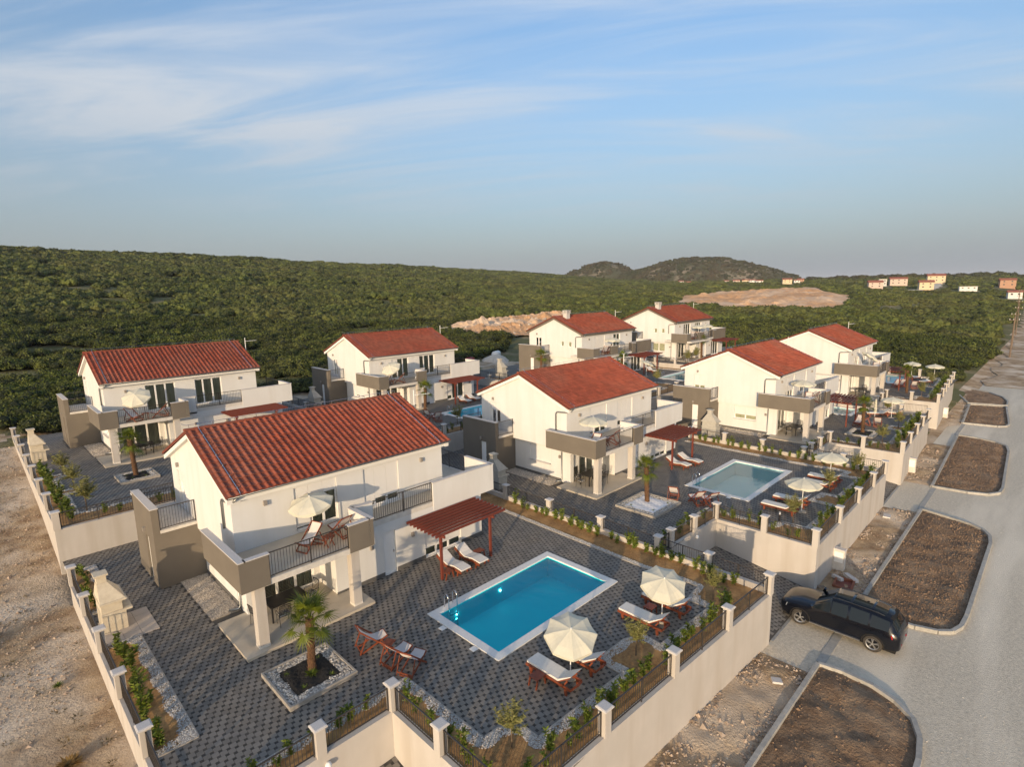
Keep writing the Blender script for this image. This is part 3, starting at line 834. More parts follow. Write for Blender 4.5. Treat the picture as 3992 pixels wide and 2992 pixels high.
def villa(key, name, label, nt=0, chimney=False, w1=(1, .25, .25), w2=(1, .85, .85), gshut=(.35, .35), gdoor=(.35, .3), lower=(.78, .8, .8), patio=(0, 0), brown=False):
    ox, oy, oz = PLOT[key]
    T = thing(name, label, 'villa', (ox, oy, oz))
    W = 'white_stucco'
    # upper storey
    mb = MB()
    h1, h2 = (9.6, 11.62, 2.95, 4.95), (13.02, 15.0, 2.95, 4.95)
    gd = (29.78, 30.86, 2.92, 4.82)
    gwin = [(26.1, 26.6, 3.75, 4.4), (24.9, 25.4, 3.75, 4.4)] if chimney else []
    wall_panel(mb, 'y', 23.3, 7.0, 17.78, 2.40, 5.25, [h1, h2], 0.3)
    wall_panel(mb, 'x', 7.0, 23.3, 31.85, 2.40, 5.25, [gd] + gwin, 0.3)
    wall_panel(mb, 'x', 17.78, 23.3, 31.85, 2.40, 5.25, [], sgn=1)
    wall_panel(mb, 'y', 31.85, 7.0, 17.78, 2.40, 5.25, [], sgn=1)
    for x in (7.0, 17.78):
        mb.add([(x, 23.3, 5.25), (x, 31.85, 5.25), (x, RIDGE_Y, 7.05)], [(0, 1, 2)])
    mb.add([(7.0, 23.3, 2.4), (17.78, 23.3, 2.4), (17.78, 31.85, 2.4), (7.0, 31.85, 2.4)], [(0, 1, 2, 3)])
    mb.build('upper_wall', W, T)
    # ground floor
    mb = MB()
    gw = (24.9, 26.9, 1.08, 2.25); pd = (7.75, 10.25, 0.12, 2.22); ed = (13.02, 13.68, 0.03, 2.14); lw = (15.4, 17.72, 0.04, 2.08)
    wall_panel(mb, 'x', 7.2, 23.4, 31.7, -0.05, 2.41, [gw], 0.25)
    wall_panel(mb, 'y', 23.4, 7.2, 10.55, -0.05, 2.62, [pd], 0.25)
    wall_panel(mb, 'x', 10.55, 21.8, 23.4, -0.05, 2.62)
    wall_panel(mb, 'y', 21.8, 10.55, 19.2, -0.05, 2.62, [ed, lw], 0.25)
    wall_panel(mb, 'x', 19.2, 21.8, 31.7, -0.05, 2.62, sgn=1)
    wall_panel(mb, 'y', 31.7, 7.2, 19.2, -0.05, 2.41, sgn=1)
    mb.box(7.16, 7.5, 23.1, 23.398, -0.05, 2.61)
    mb.build('ground_wall', W, T)
    for q in ((10.53, 13.0, 21.775, 21.79, -0.02, 0.2), (13.70, 15.38, 21.775, 21.79, -0.02, 0.2), (17.74, 19.22, 21.775, 21.79, -0.02, 0.2),
              (7.175, 7.19, 23.95, 28.5, -0.02, 0.22), (19.21, 19.225, 21.78, 31.7, -0.02, 0.2)):
        MB().box(*q).build('plinth', 'plinth', T)
    # slab, floors and parapets
    mb = MB()
    for (a, b, c, d) in ((6.12, 11.6, 20.22, 23.29), (11.601, 20.13, 21.82, 23.29), (17.79, 20.13, 23.291, 27.2), (6.12, 6.99, 23.291, 24.3)):
        mb.box(a, b, c, d, 2.61, 2.845)
    mb.build('balcony_slab', 'slab_edge', T)
    mb = MB()
    for (a, b, c, d) in ((6.3, 11.45, 20.3, 23.28), (11.451, 20.0, 21.95, 23.28), (17.8, 20.0, 23.281, 27.1)):
        mb.add([(a, c, 2.852), (b, c, 2.852), (b, d, 2.852), (a, d, 2.852)], [(0, 1, 2, 3)])
    mb.build('balcony_floor', 'floor_tile', T)
    tp = 'taupe_stucco'
    def parapet(segs, mm):
        m = MB(); ins = MB(); cp = MB()
        for (a, b, c, d, zb, side) in segs:       # outer box, white inner face on side
            m.box(a, b, c, d, zb, 3.83)
            e = 0.012
            if side == 'x+': ins.box(b, b + e, c + 0.02, d, 2.855, 3.828)
            if side == 'x-': ins.box(a - e, a, c, d, 2.855, 3.828)
            if side == 'y+': ins.box(a, b, d, d + e, 2.855, 3.828)
            cp.box(a - 0.03, b + 0.03, c - 0.03, d + 0.03, 3.832, 3.872)
        o = m.build('parapet', mm, T); ins.build('inner_face', W, o); cp.build('coping', 'cap_stone', o)
    if not brown:
        parapet([(6.1, 6.32, 20.2, 24.4, 2.63, 'x+')], tp); parapet([(6.321, 7.18, 20.2, 20.38, 2.63, 'y+')], tp)
        parapet([(10.47, 11.439, 20.2, 20.38, 2.63, 'y+')], tp); parapet([(11.44, 11.62, 20.2, 21.98, 2.63, 'x-')], tp)
        parapet([(11.621, 12.55, 21.8, 21.98, 2.5, 'y+')], W)
        parapet([(16.0, 19.969, 21.78, 21.96, 2.36, 'y+')], W); parapet([(19.97, 20.15, 21.78, 24.0, 2.36, 'x-')], W)
        railing(T, (7.19, 20.29), (10.46, 20.29), 2.85, 0.06, 1.02, 'balcony_railing')
        railing(T, (12.56, 21.88), (15.99, 21.88), 2.85, 0.06, 1.02, 'balcony_railing')
        railing(T, (20.06, 24.02), (20.06, 27.1), 2.85, 0.06, 1.02, 'balcony_railing')
    else:
        parapet([(6.1, 6.32, 20.9, 23.3, 2.63, 'x+')], tp); parapet([(6.321, 7.3, 20.9, 21.08, 2.63, 'y+')], tp)
        parapet([(9.6, 11.1, 20.9, 21.08, 2.63, 'y+')], tp); parapet([(14.2, 15.0, 20.9, 21.08, 2.63, 'y+')], tp)
        parapet([(15.001, 19.969, 21.78, 21.96, 2.36, 'y+')], tp); parapet([(19.97, 20.15, 21.78, 24.0, 2.36, 'x-')], tp)
        railing(T, (7.31, 20.99), (9.59, 20.99), 2.85, 0.06, 1.02, 'balcony_railing')
        railing(T, (11.11, 20.99), (14.19, 20.99), 2.85, 0.06, 1.02, 'balcony_railing')
        MB().box(11.61, 14.99, 20.95, 21.815, 2.61, 2.845).build('balcony_slab', 'slab_edge', T)
    # columns
    for x in (6.8, 10.77):
        yc = 20.56 if not brown else 21.15
        o = MB().box(x - 0.19, x + 0.19, yc - 0.19, yc + 0.19, 0.1, 2.608).build('column', tp if False else 'wall_stucco', T)
        MB().box(x - 0.2, x + 0.2, yc - 0.2, yc + 0.2, 0.1, 0.2).build('column_base', 'slab_edge', o)
    # patio
    MB().box(6.05, 11.42, 20.1, 23.39, -0.04, 0.1).build('patio', 'floor_tile', T)
    MB().box(6.0, 7.17, 23.95, 28.45, -0.03, 0.03).build('gravel_strip', 'gravel_beige', T)
    if key in ('H1', 'H2', 'B1', 'H3'):
        m_ = {'H1': 5200, 'H2': 2600}.get(key, 1200)
        stones('strip_gravel', rng.uniform(6.03, 7.15, m_), rng.uniform(23.98, 28.42, m_), np.full(m_, .037), rng.uniform(.012, .03, m_) * {'H1': 1, 'H2': 1.3}.get(key, 1.8), ['gravel_warm'], T)
    # side volume with roof terrace
    mb = MB()
    bd = (29.46, 30.06, 0.02, 2.26)
    wall_panel(mb, 'x', 5.18, 28.42, 32.05, -0.05, 3.84, [bd], 0.14)
    wall_panel(mb, 'y', 28.42, 5.18, 5.46, -0.05, 3.84); wall_panel(mb, 'y', 28.42, 5.46, 7.19, -0.05, 2.66)
    wall_panel(mb, 'y', 32.05, 5.18, 7.19, -0.05, 2.66, sgn=1)
    mb.add([(5.46, 28.42, 2.66), (5.46, 32.05, 2.66), (5.46, 32.05, 3.84), (5.46, 28.42, 3.84)], [(0, 1, 2, 3)])
    mb.add([(5.18, 32.05, 2.66), (5.46, 32.05, 2.66), (5.46, 32.05, 3.84), (5.18, 32.05, 3.84)], [(0, 1, 2, 3)])
    mb.build('side_wall', tp, T)
    MB().box(5.15, 5.49, 28.39, 32.08, 3.842, 3.88).build('coping', 'cap_stone', T)
    MB().box(5.47, 6.995, 28.36, 32.04, 2.662, 2.80).build('terrace_slab', 'slab_edge', T)
    railing(T, (5.47, 28.44), (6.98, 28.44), 2.80, 0.06, 1.06, 'terrace_railing')
    railing(T, (5.47, 31.98), (6.98, 31.98), 2.80, 0.06, 1.06, 'terrace_railing')
    dr = MB().box(5.27, 5.31, 29.46, 30.06, 0.02, 2.26).build('side_door', 'pvc_white', T)
    MB().box(5.235, 5.268, 29.52, 29.55, 1.0, 1.12).build('handle', 'chrome', dr)
    # doors and windows
    d = MB().box(13.02, 13.68, 21.90, 21.95, 0.03, 2.14).build('door', 'pvc_white', T)
    MB().box(13.56, 13.60, 21.86, 21.898, 1.0, 1.14).build('handle', 'chrome', d)
    window(T, 'y', 23.3, -1, 9.6, 11.62, 2.95, 4.95, 3, w1, mid_post=[9.6, 10.28, 10.95, 11.62])
    window(T, 'y', 23.3, -1, 13.02, 15.0, 2.95, 4.95, 3, w2, mid_post=[13.02, 13.62, 14.31, 15.0])
    window(T, 'x', 7.0, -1, 29.78, 30.86, 2.92, 4.82, 2, gdoor, nm='balcony_door')
    window(T, 'x', 7.2, -1, 24.9, 26.9, 1.08, 2.25, 2, gshut)
    MB().box(7.08, 7.22, 24.85, 26.95, 1.03, 1.075).build('window_sill', 'cap_stone', T)
    for q in gwin: window(T, 'x', 7.0, -1, q[0], q[1], q[2], q[3], 1, (0,))
    window(T, 'y', 23.4, -1, 7.75, 10.25, 0.12, 2.22, 3, patio, nm='patio_door')
    window(T, 'y', 21.8, -1, 15.4, 17.72, 0.04, 2.08, 3, lower, mid_post=[15.4, 16.12, 16.92, 17.72])
    # roof
    fc_ = 'fascia_white' if not brown else 'taupe_stucco'
    y0, y1 = EAVE_Y + 0.05, BACK_Y - 0.05
    dz = 0.045
    rf = MB()
    rf.hexa([slope_pt(RX0 + .02, 0.03, -0.10), slope_pt(RX1 - .02, 0.03, -0.10), (RX1 - .02, RIDGE_Y, RIDGE_Z - 0.13), (RX0 + .02, RIDGE_Y, RIDGE_Z - 0.13),
             slope_pt(RX0 + .02, 0.03, -0.006), slope_pt(RX1 - .02, 0.03, -0.006), (RX1 - .02, RIDGE_Y, RIDGE_Z - 0.006), (RX0 + .02, RIDGE_Y, RIDGE_Z - 0.006)])
    rf.hexa([(RX0 + .02, RIDGE_Y + .001, RIDGE_Z - .13), (RX1 - .02, RIDGE_Y + .001, RIDGE_Z - .13), (RX1 - .02, BACK_Y, EAVE_Z - .1), (RX0 + .02, BACK_Y, EAVE_Z - .1),
             (RX0 + .02, RIDGE_Y + .001, RIDGE_Z + .03), (RX1 - .02, RIDGE_Y + .001, RIDGE_Z + .03), (RX1 - .02, BACK_Y, EAVE_Z + .03), (RX0 + .02, BACK_Y, EAVE_Z + .03)])
    roof = rf.build('roof', 'roof_deck', T)
    idx = [(i, j) for j in range(NR) for i in range(NC)]
    one = set()
    if nt:
        cl = Vector((-ox, -oy, CAMZ - oz))
        one = set(sorted(idx, key=lambda q: (Vector(slope_pt(RX0 + q[0] * TW, q[1] * TL)) - cl).length)[:nt])
    rest = []
    for (i, j) in idx:
        p = slope_pt(RX0 + i * TW, j * TL)
        jz = random.uniform(-0.003, 0.004)
        if (i, j) in one:
            o = obj('roof_tile', TILE, roof, (p[0], p[1], p[2] + jz)); o.rotation_euler = (SLOPE, 0, 0)
        else:
            rest.append((p[0], p[1], p[2] + jz))
    if rest:
        rest = np.array(rest)
        c, s = math.cos(SLOPE), math.sin(SLOPE)
        tv = np.stack([TV[:, 0], TV[:, 1] * c - TV[:, 2] * s, TV[:, 1] * s + TV[:, 2] * c], 1)
        V = (rest[:, None, :] + tv[None]).reshape(-1, 3)
        Fc = (TF[None] + (np.arange(len(rest)) * len(tv))[:, None, None]).reshape(-1, 4)
        o = obj('roof_tile_field', np_mesh('roof_tile_field', V, Fc, ['roof_tile']), roof); o['kind'] = 'stuff'
    nrg = 26
    rd = MB()
    for i in range(nrg):
        xa, xb = RX0 - 0.02 + (RX1 - RX0 + .04) * i / nrg, RX0 - 0.02 + (RX1 - RX0 + .04) * (i + 1) / nrg + 0.03
        n = 6
        vs = []
        for (x, r) in ((xa, 0.125), (xb, 0.105)):
            for k in range(n + 1):
                t = math.pi * k / n
                vs.append((x, RIDGE_Y + math.cos(t) * r, RIDGE_Z - 0.01 + math.sin(t) * r * 0.95))
        rd.add(vs, [(k, k + 1, n + 2 + k, n + 1 + k) for k in range(n)] + [tuple(range(n, -1, -1))])
    rd.build('ridge_tiles', 'roof_tile', roof)
    fa = MB()
    fa.box(RX0 + .1, RX1 - .1, EAVE_Y + .12, 23.298, 5.16, 5.36)
    for x, e in ((RX0 + .06, 0.0), (RX1 - .30, 0.0)):
        for (ya, za, yb, zb) in ((EAVE_Y + .1, EAVE_Z - .13, RIDGE_Y, RIDGE_Z - .15), (BACK_Y - .1, EAVE_Z - .13, RIDGE_Y, RIDGE_Z - .15)):
            fa.hexa([(x, ya, za - .2), (x + .24, ya, za - .2), (x + .24, yb, zb - .2), (x, yb, zb - .2), (x, ya, za), (x + .24, ya, za), (x + .24, yb, zb), (x, yb, zb)])
    fa.build('fascia', fc_, T)
    gt = MB(); n = 6
    for (xa, xb) in ((RX0 + .05, RX1 - .02),):
        vs = []
        for x in (xa, xb):
            for k in range(n + 1):
                t = math.pi + math.pi * k / n
                vs.append((x, EAVE_Y - 0.03 + math.cos(t) * 0.075, EAVE_Z - 0.02 + math.sin(t) * 0.075))
        gt.add(vs, [(k, k + 1, n + 2 + k, n + 1 + k) for k in range(n)])
        gt.tube([(xa, EAVE_Y - 0.105, EAVE_Z - 0.015), (xb, EAVE_Y - 0.105, EAVE_Z - 0.015)], 0.014, 5)
    gt.build('gutter', 'gutter', T, smooth=True)
    yo = 24.2
    MB().tube([(7.15, EAVE_Y - .03, 5.36), (7.02, EAVE_Y + .1, 5.2), (6.93, 23.35, 5.08), (6.93, yo - .1, 5.02), (6.93, yo, 4.9), (6.93, yo, 3.72)], 0.05, 8).build('downpipe', 'gutter', T, smooth=True)
    MB().tube([(7.12, 23.85, 2.6), (7.12, 23.85, 0.25), (7.05, 23.85, 0.12), (6.72, 24.1, 0.08)], 0.045, 8).build('downpipe', 'gutter', T, smooth=True)
    # lightning conductor along ridge and verges
    lc = MB()
    zc_ = RIDGE_Z + 0.24
    lc.tube([(RX0 - .1, RIDGE_Y, zc_ + .1), (RX0 + .1, RIDGE_Y, zc_), (RX1 - .3, RIDGE_Y, zc_)], 0.011, 5)
    for i in range(12):
        x = RX0 + .2 + i * (RX1 - RX0 - .5) / 11
        lc.tube([(x, RIDGE_Y, RIDGE_Z + .1), (x, RIDGE_Y, zc_)], 0.010, 4)
    for x in (RX0 + .55, RX1 - .75):
        lc.tube([(x, RIDGE_Y, zc_)] + [slope_pt(x, t, 0.11) for t in np.linspace(SLEN - .1, 0.1, 8)] + [slope_pt(x, -.08, 0.02)], 0.011, 5)
        for t in np.linspace(SLEN - .7, 0.4, 6):
            p = slope_pt(x, t, 0.11); lc.box(p[0] - .02, p[0] + .02, p[1] - .025, p[1] + .025, p[2] - .06, p[2] + .03)
    lc.build('lightning_conductor', 'chrome', T)
    # antenna on the far end
    an = MB(); ax_, ay_ = 18.25, 26.3
    an.tube([(ax_, ay_, 6.2), (ax_, ay_, 7.75)], 0.03, 6)
    an.tube([(ax_, ay_, 7.45), (ax_ + .8, ay_ - .5, 7.5)], 0.015, 4)
    for k in range(6):
        px, py = ax_ + .12 + .12 * k, ay_ - .08 - .075 * k
        an.tube([(px - .11, py - .18, 7.46 + .01 * k), (px + .11, py + .18, 7.46 + .01 * k)], 0.008, 4)
    an.box(ax_ - .05, ax_ + .05, ay_ - .05, ay_ + .05, 6.1, 6.5)
    an.build('antenna', 'pvc_white', T)
    # wall lamps
    for (x, y, z) in ((8.34, 23.24, 4.68), (16.4, 23.24, 4.66), (12.35, 21.74, 1.7), (14.64, 21.74, 1.57), (18.6, 21.74, 1.6)):
        MB().box(x - .07, x + .07, y - .06, y + .058, z - .1, z + .1).build('wall_lamp', 'lamp_body', T)
    for (x, y, z) in ((6.94, 30.5, 5.13), (7.14, 24.05, 1.8), (5.12, 29.95, 2.52)):
        MB().box(x - .06, x + .058, y - .07, y + .07, z - .1, z + .1).build('wall_lamp', 'lamp_body', T)
    if chimney:
        ch = MB().box(8.2, 8.85, 26.6, 27.2, 6.6, 7.75).build('chimney', 'cap_stone', roof)
        cb = MB()
        for k in range(3): cb.box(8.12, 8.93, 26.52, 27.28, 7.755 + k * .14, 7.83 + k * .14)
        for (px, py) in ((8.2, 26.6), (8.75, 26.6), (8.2, 27.1), (8.75, 27.1)): cb.box(px, px + .1, py, py + .1, 7.75, 8.1)
        cb.build('chimney_cap', 'cap_stone', roof)
    return T

villa('H1', 'villa', 'nearest white two-storey villa with large red tiled roof and corner balcony', 300, w1=(.93, .28, .28), w2=(.9, .82, .82))
villa('H2', 'villa', 'white villa in the middle, second along the street, red roof above a taupe corner balcony', 300, w1=(.9, .8, .8), w2=(.8, .95, .95), gshut=(.97, .97), gdoor=(.3, .3), lower=(.85, .85, .85), patio=(.6, .2, 0))
villa('H3', 'villa', 'third white villa along the street, broad blank gable facing the camera', 200, w1=(.7, .7, .7), w2=(.5, .5, .5), gshut=(.66, .66), gdoor=(.55, .55), lower=(.6, .6, .6))
villa('H4', 'villa', 'farthest white villa of the street-side row, partly behind the third one', 0, w1=(.4, .4, .4), w2=(.3, .3, .3), gshut=(.6, .6), lower=(.5, .5, .5))
villa('B1', 'villa', 'leftmost white villa in the back row, its long red roof fully visible', 250, w1=(0, 0, 0), w2=(0, 0, 0), gdoor=(0.3, 0.3), lower=(.5, .5, .5))
villa('B2', 'villa', 'white villa in the back row just left of centre, behind the nearest red roof', 200, w1=(.35, 0, 0), w2=(0, 0, 0), gdoor=(0.1, 0.1), gshut=(.85, .85), lower=(.8, 0, 0))
villa('B3', 'villa', 'back-row villa with chimney, two small gable windows and umbrella on balcony, nearer of two', 0, chimney=True, brown=True, w1=(1, 1, 1), w2=(.6, 0, 0), gdoor=(.1, .1), gshut=(1, 1), lower=(0, 0, 0))
villa('B4', 'villa', 'farthest back-row villa with chimney and two umbrellas on its balcony', 0, chimney=True, brown=True, w1=(0, 0, 0), w2=(0, 0, 0), gdoor=(.3, .3), gshut=(0, 0), lower=(0, 0, 0))

# ------------------------------------------------------------------ pools
def pool(key, label, blue, lamps=()):
    a, b, c, d = POOLS[key]; z0 = PLOT[key][2]
    t = thing('swimming_pool', label, 'pool', (a, c, z0))
    W_, D_ = b - a, d - c
    e = 0.35
    cp = MB()
    for (p, q, r, s) in cells(0, W_, 0, D_, [(e, W_ - e, e, D_ - e)]): cp.box(p, q, r, s, -0.03, 0.035)
    cp.build('coping', 'pool_coping', t)
    sh = MB(); zb = -1.05
    x0, x1, y0, y1 = e - .01, W_ - e + .01, e - .01, D_ - e + .01
    sh.add([(x0, y0, zb), (x1, y0, zb), (x1, y1, zb), (x0, y1, zb), (x0, y0, -0.03), (x1, y0, -0.03), (x1, y1, -0.03), (x0, y1, -0.03)],
           [(0, 1, 2, 3), (0, 1, 5, 4), (1, 2, 6, 5), (2, 3, 7, 6), (3, 0, 4, 7)])
    sh.build('basin', 'pool_shell_blue' if blue else 'pool_shell_pale', t)
    MB().add([(x0, y0, -0.08), (x1, y0, -0.08), (x1, y1, -0.08), (x0, y1, -0.08)], [(0, 1, 2, 3)]).build('water', 'water' if blue else 'water_pale', t)
    # ladder at the back edge
    for lx in (0.83, 1.28):
        MB().tube([(lx, D_ - .12, 0.03), (lx, D_ - .12, .52), (lx, D_ - .17, .62), (lx, D_ - .26, .66), (lx, D_ - .36, .62), (lx, D_ - .42, .5), (lx, D_ - .43, -1.1)], 0.021, 8).build('ladder_rail', 'chrome', t, smooth=True)
    for i in range(3):
        MB().box(.84, 1.27, D_ - .49, D_ - .42, -.3 - .28 * i, -.27 - .28 * i).build('ladder_step', 'chrome', t)
    for lx in lamps:
        MB().tube([(lx, D_ - e - .004, -.42), (lx, D_ - e - .03, -.42)], 0.045, 12).build('pool_lamp', 'pool_lamp', t)
    for ly in (1.2, 3.1):
        MB().box(-.28, -.02, ly - .13, ly + .13, -.02, .012).build('skimmer_lid', 'pool_coping', t)
    return t
pool('H1', 'rectangular blue pool with white coping in the nearest garden', True, (1.3, 3.9))
pool('H2', 'pale green-blue pool with white coping in the second street-side garden', False)
pool('H3', 'pool partly hidden behind the pergola of the third street-side villa', False)
pool('H4', 'sliver of pool in the farthest street-side garden', True)
pool('B2', 'small visible strip of light blue pool in the second back-row garden', True)
pool('B3', 'pale pool beside the third back-row villa, seen past the middle red roof', False)

# ------------------------------------------------------------------ palm planters and palms
def leafblade(mb, base, d, up, L, w, bend, segs=2, m=0):
    base, d, up = Vector(base), Vector(d).normalized(), Vector(up)
    s_ = d.cross(up)
    if s_.length < .05: s_ = d.orthogonal()
    s_.normalize()
    o = len(mb.v)
    for i in range(segs + 1):
        t = i / segs
        p = base + d * L * t - Vector((0, 0, 1)) * bend * L * t * t
        ww = w * (0.7 if i == 0 else (1.0 - t) * 1.1 + 0.06)
        mb.v.append(tuple(p - s_ * ww / 2)); mb.v.append(tuple(p + s_ * ww / 2))
    for i in range(segs):
        mb.f.append((o + 2 * i, o + 2 * i + 1, o + 2 * i + 3, o + 2 * i + 2)); mb.m.append(m)
def frond_mesh(seed):
    r = random.Random(seed)
    mb = MB()
    pl = r.uniform(.42, .6)
    hub = Vector((pl, 0, .05))
    mb.tube([(0, 0, 0), (pl * .5, 0, .07), tuple(hub)], [.016, .012, .009], 4)
    n = 19
    for k in range(n):
        a = R(-125 + 250 * k / (n - 1))
        L = .50 * (1 - .28 * (abs(a) / R(125)) ** 2) * r.uniform(.9, 1.08)
        d = Vector((math.cos(a), math.sin(a), .10 - .22 * abs(math.sin(a))))
        leafblade(mb, hub, d, (0, 0, 1), L, .052, r.uniform(.10, .35), 3)
    return mb.mesh('frond', 'leaf_palm')
FROND = [frond_mesh(i) for i in range(4)]
def palm(label, loc, h=2.3, n=22, rz=0.0, lean=0.04, group=None):
    t = thing('palm_tree', label, 'palm tree', loc, rz, group)
    mb = MB(); rr = random.Random(int(loc[0] * 100))
    pts, rs = [], []
    for i in range(15):
        q = i / 14
        pts.append((lean * q * h, 0, q * h - .05)); rs.append((.145 - .02 * q + (.05 if q > .55 else 0) * (q - .55) + .012 * rr.uniform(-1, 1)) * (1.15 if i == 0 else 1))
    mb.tube(pts, rs, 12)
    for i in range(170):           # fibre and old leaf bases
        q = rr.random(); a = rr.uniform(0, 6.283); z = q * h
        p = Vector((lean * q * h + math.cos(a) * .13, math.sin(a) * .13, z))
        leafblade(mb, p, (math.cos(a) * .5, math.sin(a) * .5, .9), (-math.sin(a), math.cos(a), .3), rr.uniform(.06, .13), .04, 0, 1)
    mb.build('trunk', 'bark_palm', t)
    top = Vector((lean * h, 0, h - .03))
    for i in range(n):
        a = i * 2.39996 + rr.uniform(-.2, .2)
        q = i / (n - 1)
        el = R(80 - 105 * q + rr.uniform(-8, 8))
        if i >= n - 5: el = R(-30 + rr.uniform(-22, 14))
        f = obj('frond', FROND[i % 4], t, top - Vector((0, 0, .14 * q)))
        f.rotation_euler = (rr.uniform(-.25, .25), -el, a)
        s_ = rr.uniform(.85, 1.12) * (0.75 if q < .12 else 1); f.scale = (s_ * (1.25 if i >= n - 5 else 1), s_, s_)
    return t
def planter(key, label, inner_mat, d=0.42):
    a, b, c, e = PLANTER[key]; z0 = PLOT[key][2]
    t = thing('palm_planter', label, 'planter', (a, c, z0))
    W_, D_ = b - a, e - c
    k = MB()
    for (p, q, r, s) in cells(0, W_, 0, D_, [(.07, W_ - .07, .07, D_ - .07)]): k.box(p, q, r, s, -.03, .15)
    k.build('kerb_frame', 'edging', t)
    MB().add([(.06, .06, .09), (W_ - .06, .06, .09), (W_ - .06, D_ - .06, .09), (.06, D_ - .06, .09)], [(0, 1, 2, 3)]).build('bed', 'gravel_beige', t)
    ib = MB(); n = 14
    for i in range(n):
        for j in range(n):
            P = lambda u, v: (d + (W_ - 2 * d) * u / n, d + (D_ - 2 * d) * v / n, .11 + .03 * math.sin(u * 1.9 + v) * math.sin(v * 1.3 + u * .6) + (.03 if 0 < u < n and 0 < v < n else 0))
            ib.add([P(i, j), P(i + 1, j), P(i + 1, j + 1), P(i, j + 1)], [(0, 1, 2, 3)])
    ib.build('inner_bed', inner_mat, t, smooth=True)
    nn = int(W_ * D_ * 420)
    px, py = rng.uniform(.09, W_ - .09, nn), rng.uniform(.09, D_ - .09, nn)
    kp = ~((px > d + .06 * np.sin(py * 7)) & (px < W_ - d) & (py > d + .05 * np.sin(px * 9)) & (py < D_ - d))
    px, py = px[kp], py[kp]
    s = stones('white_gravel', px, py, np.full(len(px), .115), rng.uniform(.02, .042, len(px)), ['gravel_white'], t)
    rr = random.Random(5)
    for (x, y) in ((.75, .6), (W_ - .7, .55), (.6, D_ - .75), (W_ - .65, D_ - .7)):
        sp = MB()
        for i in range(26):
            an = rr.uniform(0, 6.28)
            leafblade(sp, (x, y, .12), (math.cos(an), math.sin(an), rr.uniform(.4, 1.4)), (0, 0, 1), rr.uniform(.1, .2), .03, .2, 1)
        sp.build('small_plant', 'leaf_laurel', t)
planter('H1', 'square planter of dark soil edged in white stones round the nearest palm', 'soil_black')
planter('H2', 'square planter covered in white sheet round the second garden palm', 'sheet_white')
planter('H3', 'dark planter edged in pale stones in the third street-side garden', 'soil_black')
planter('B1', 'planter of dark soil round the palm of the leftmost back-row villa', 'soil_black')
palm('short fan palm with shaggy brown trunk in the nearest garden', (7.45, 17.85, .1), 2.05, 26, 0.3)
palm('fan palm rising from white-sheeted planter in the second garden', (29.2, 17.45, .1), 2.3, 24, 1.9)
palm('fan palm standing near the pergola of the third street-side villa', (55.7, 11.85, .15), 2.7, 24, 1.0)
palm('fan palm in the farthest street-side garden by red deck chairs', (77.2, 12.4, .5), 2.7, 22, 2.0)
palm('fan palm before the patio of the leftmost back-row villa', (7.2, 42.15, 1.8), 2.5, 24, 2.6)
palm('leaning palm peeking over the end of the nearest red roof', (31.2, 43.2, 1.53), 2.5, 20, 0.5, lean=.12)
palm('palm casting its shadow on the taupe side wall in the back row', (50.0, 45.0, 2.4), 2.9, 20, 0.1)
palm('palm in front of the patio of the farthest back-row villa', (75.6, 36.9, 2.8), 2.9, 20, 1.1)
palm('palm top showing above the red roof of the middle villa', (54.6, 36.3, 2.4), 2.7, 16, 1.7)
def ground_tuft(label, loc, n, s, m='leaf_laurel', name='leafy_tuft', cat='plant'):
    mb = MB(); rr = random.Random(int(loc[1] * 77))
    for i in range(n):
        an = rr.uniform(0, 6.28); r_ = rr.uniform(0, s * .6)
        leafblade(mb, (math.cos(an) * r_, math.sin(an) * r_, rr.uniform(0, s * .4)), (math.cos(an), math.sin(an), rr.uniform(.2, 1.6)), (0, 0, 1), rr.uniform(.5, 1) * s, s * .22, .25, 2)
    o = mb.build(name, m, loc=loc); tag(o, label, cat); return o
ground_tuft('leafy green clump growing at the foot of the nearest palm', (7.32, 17.62, .1), 130, .22)

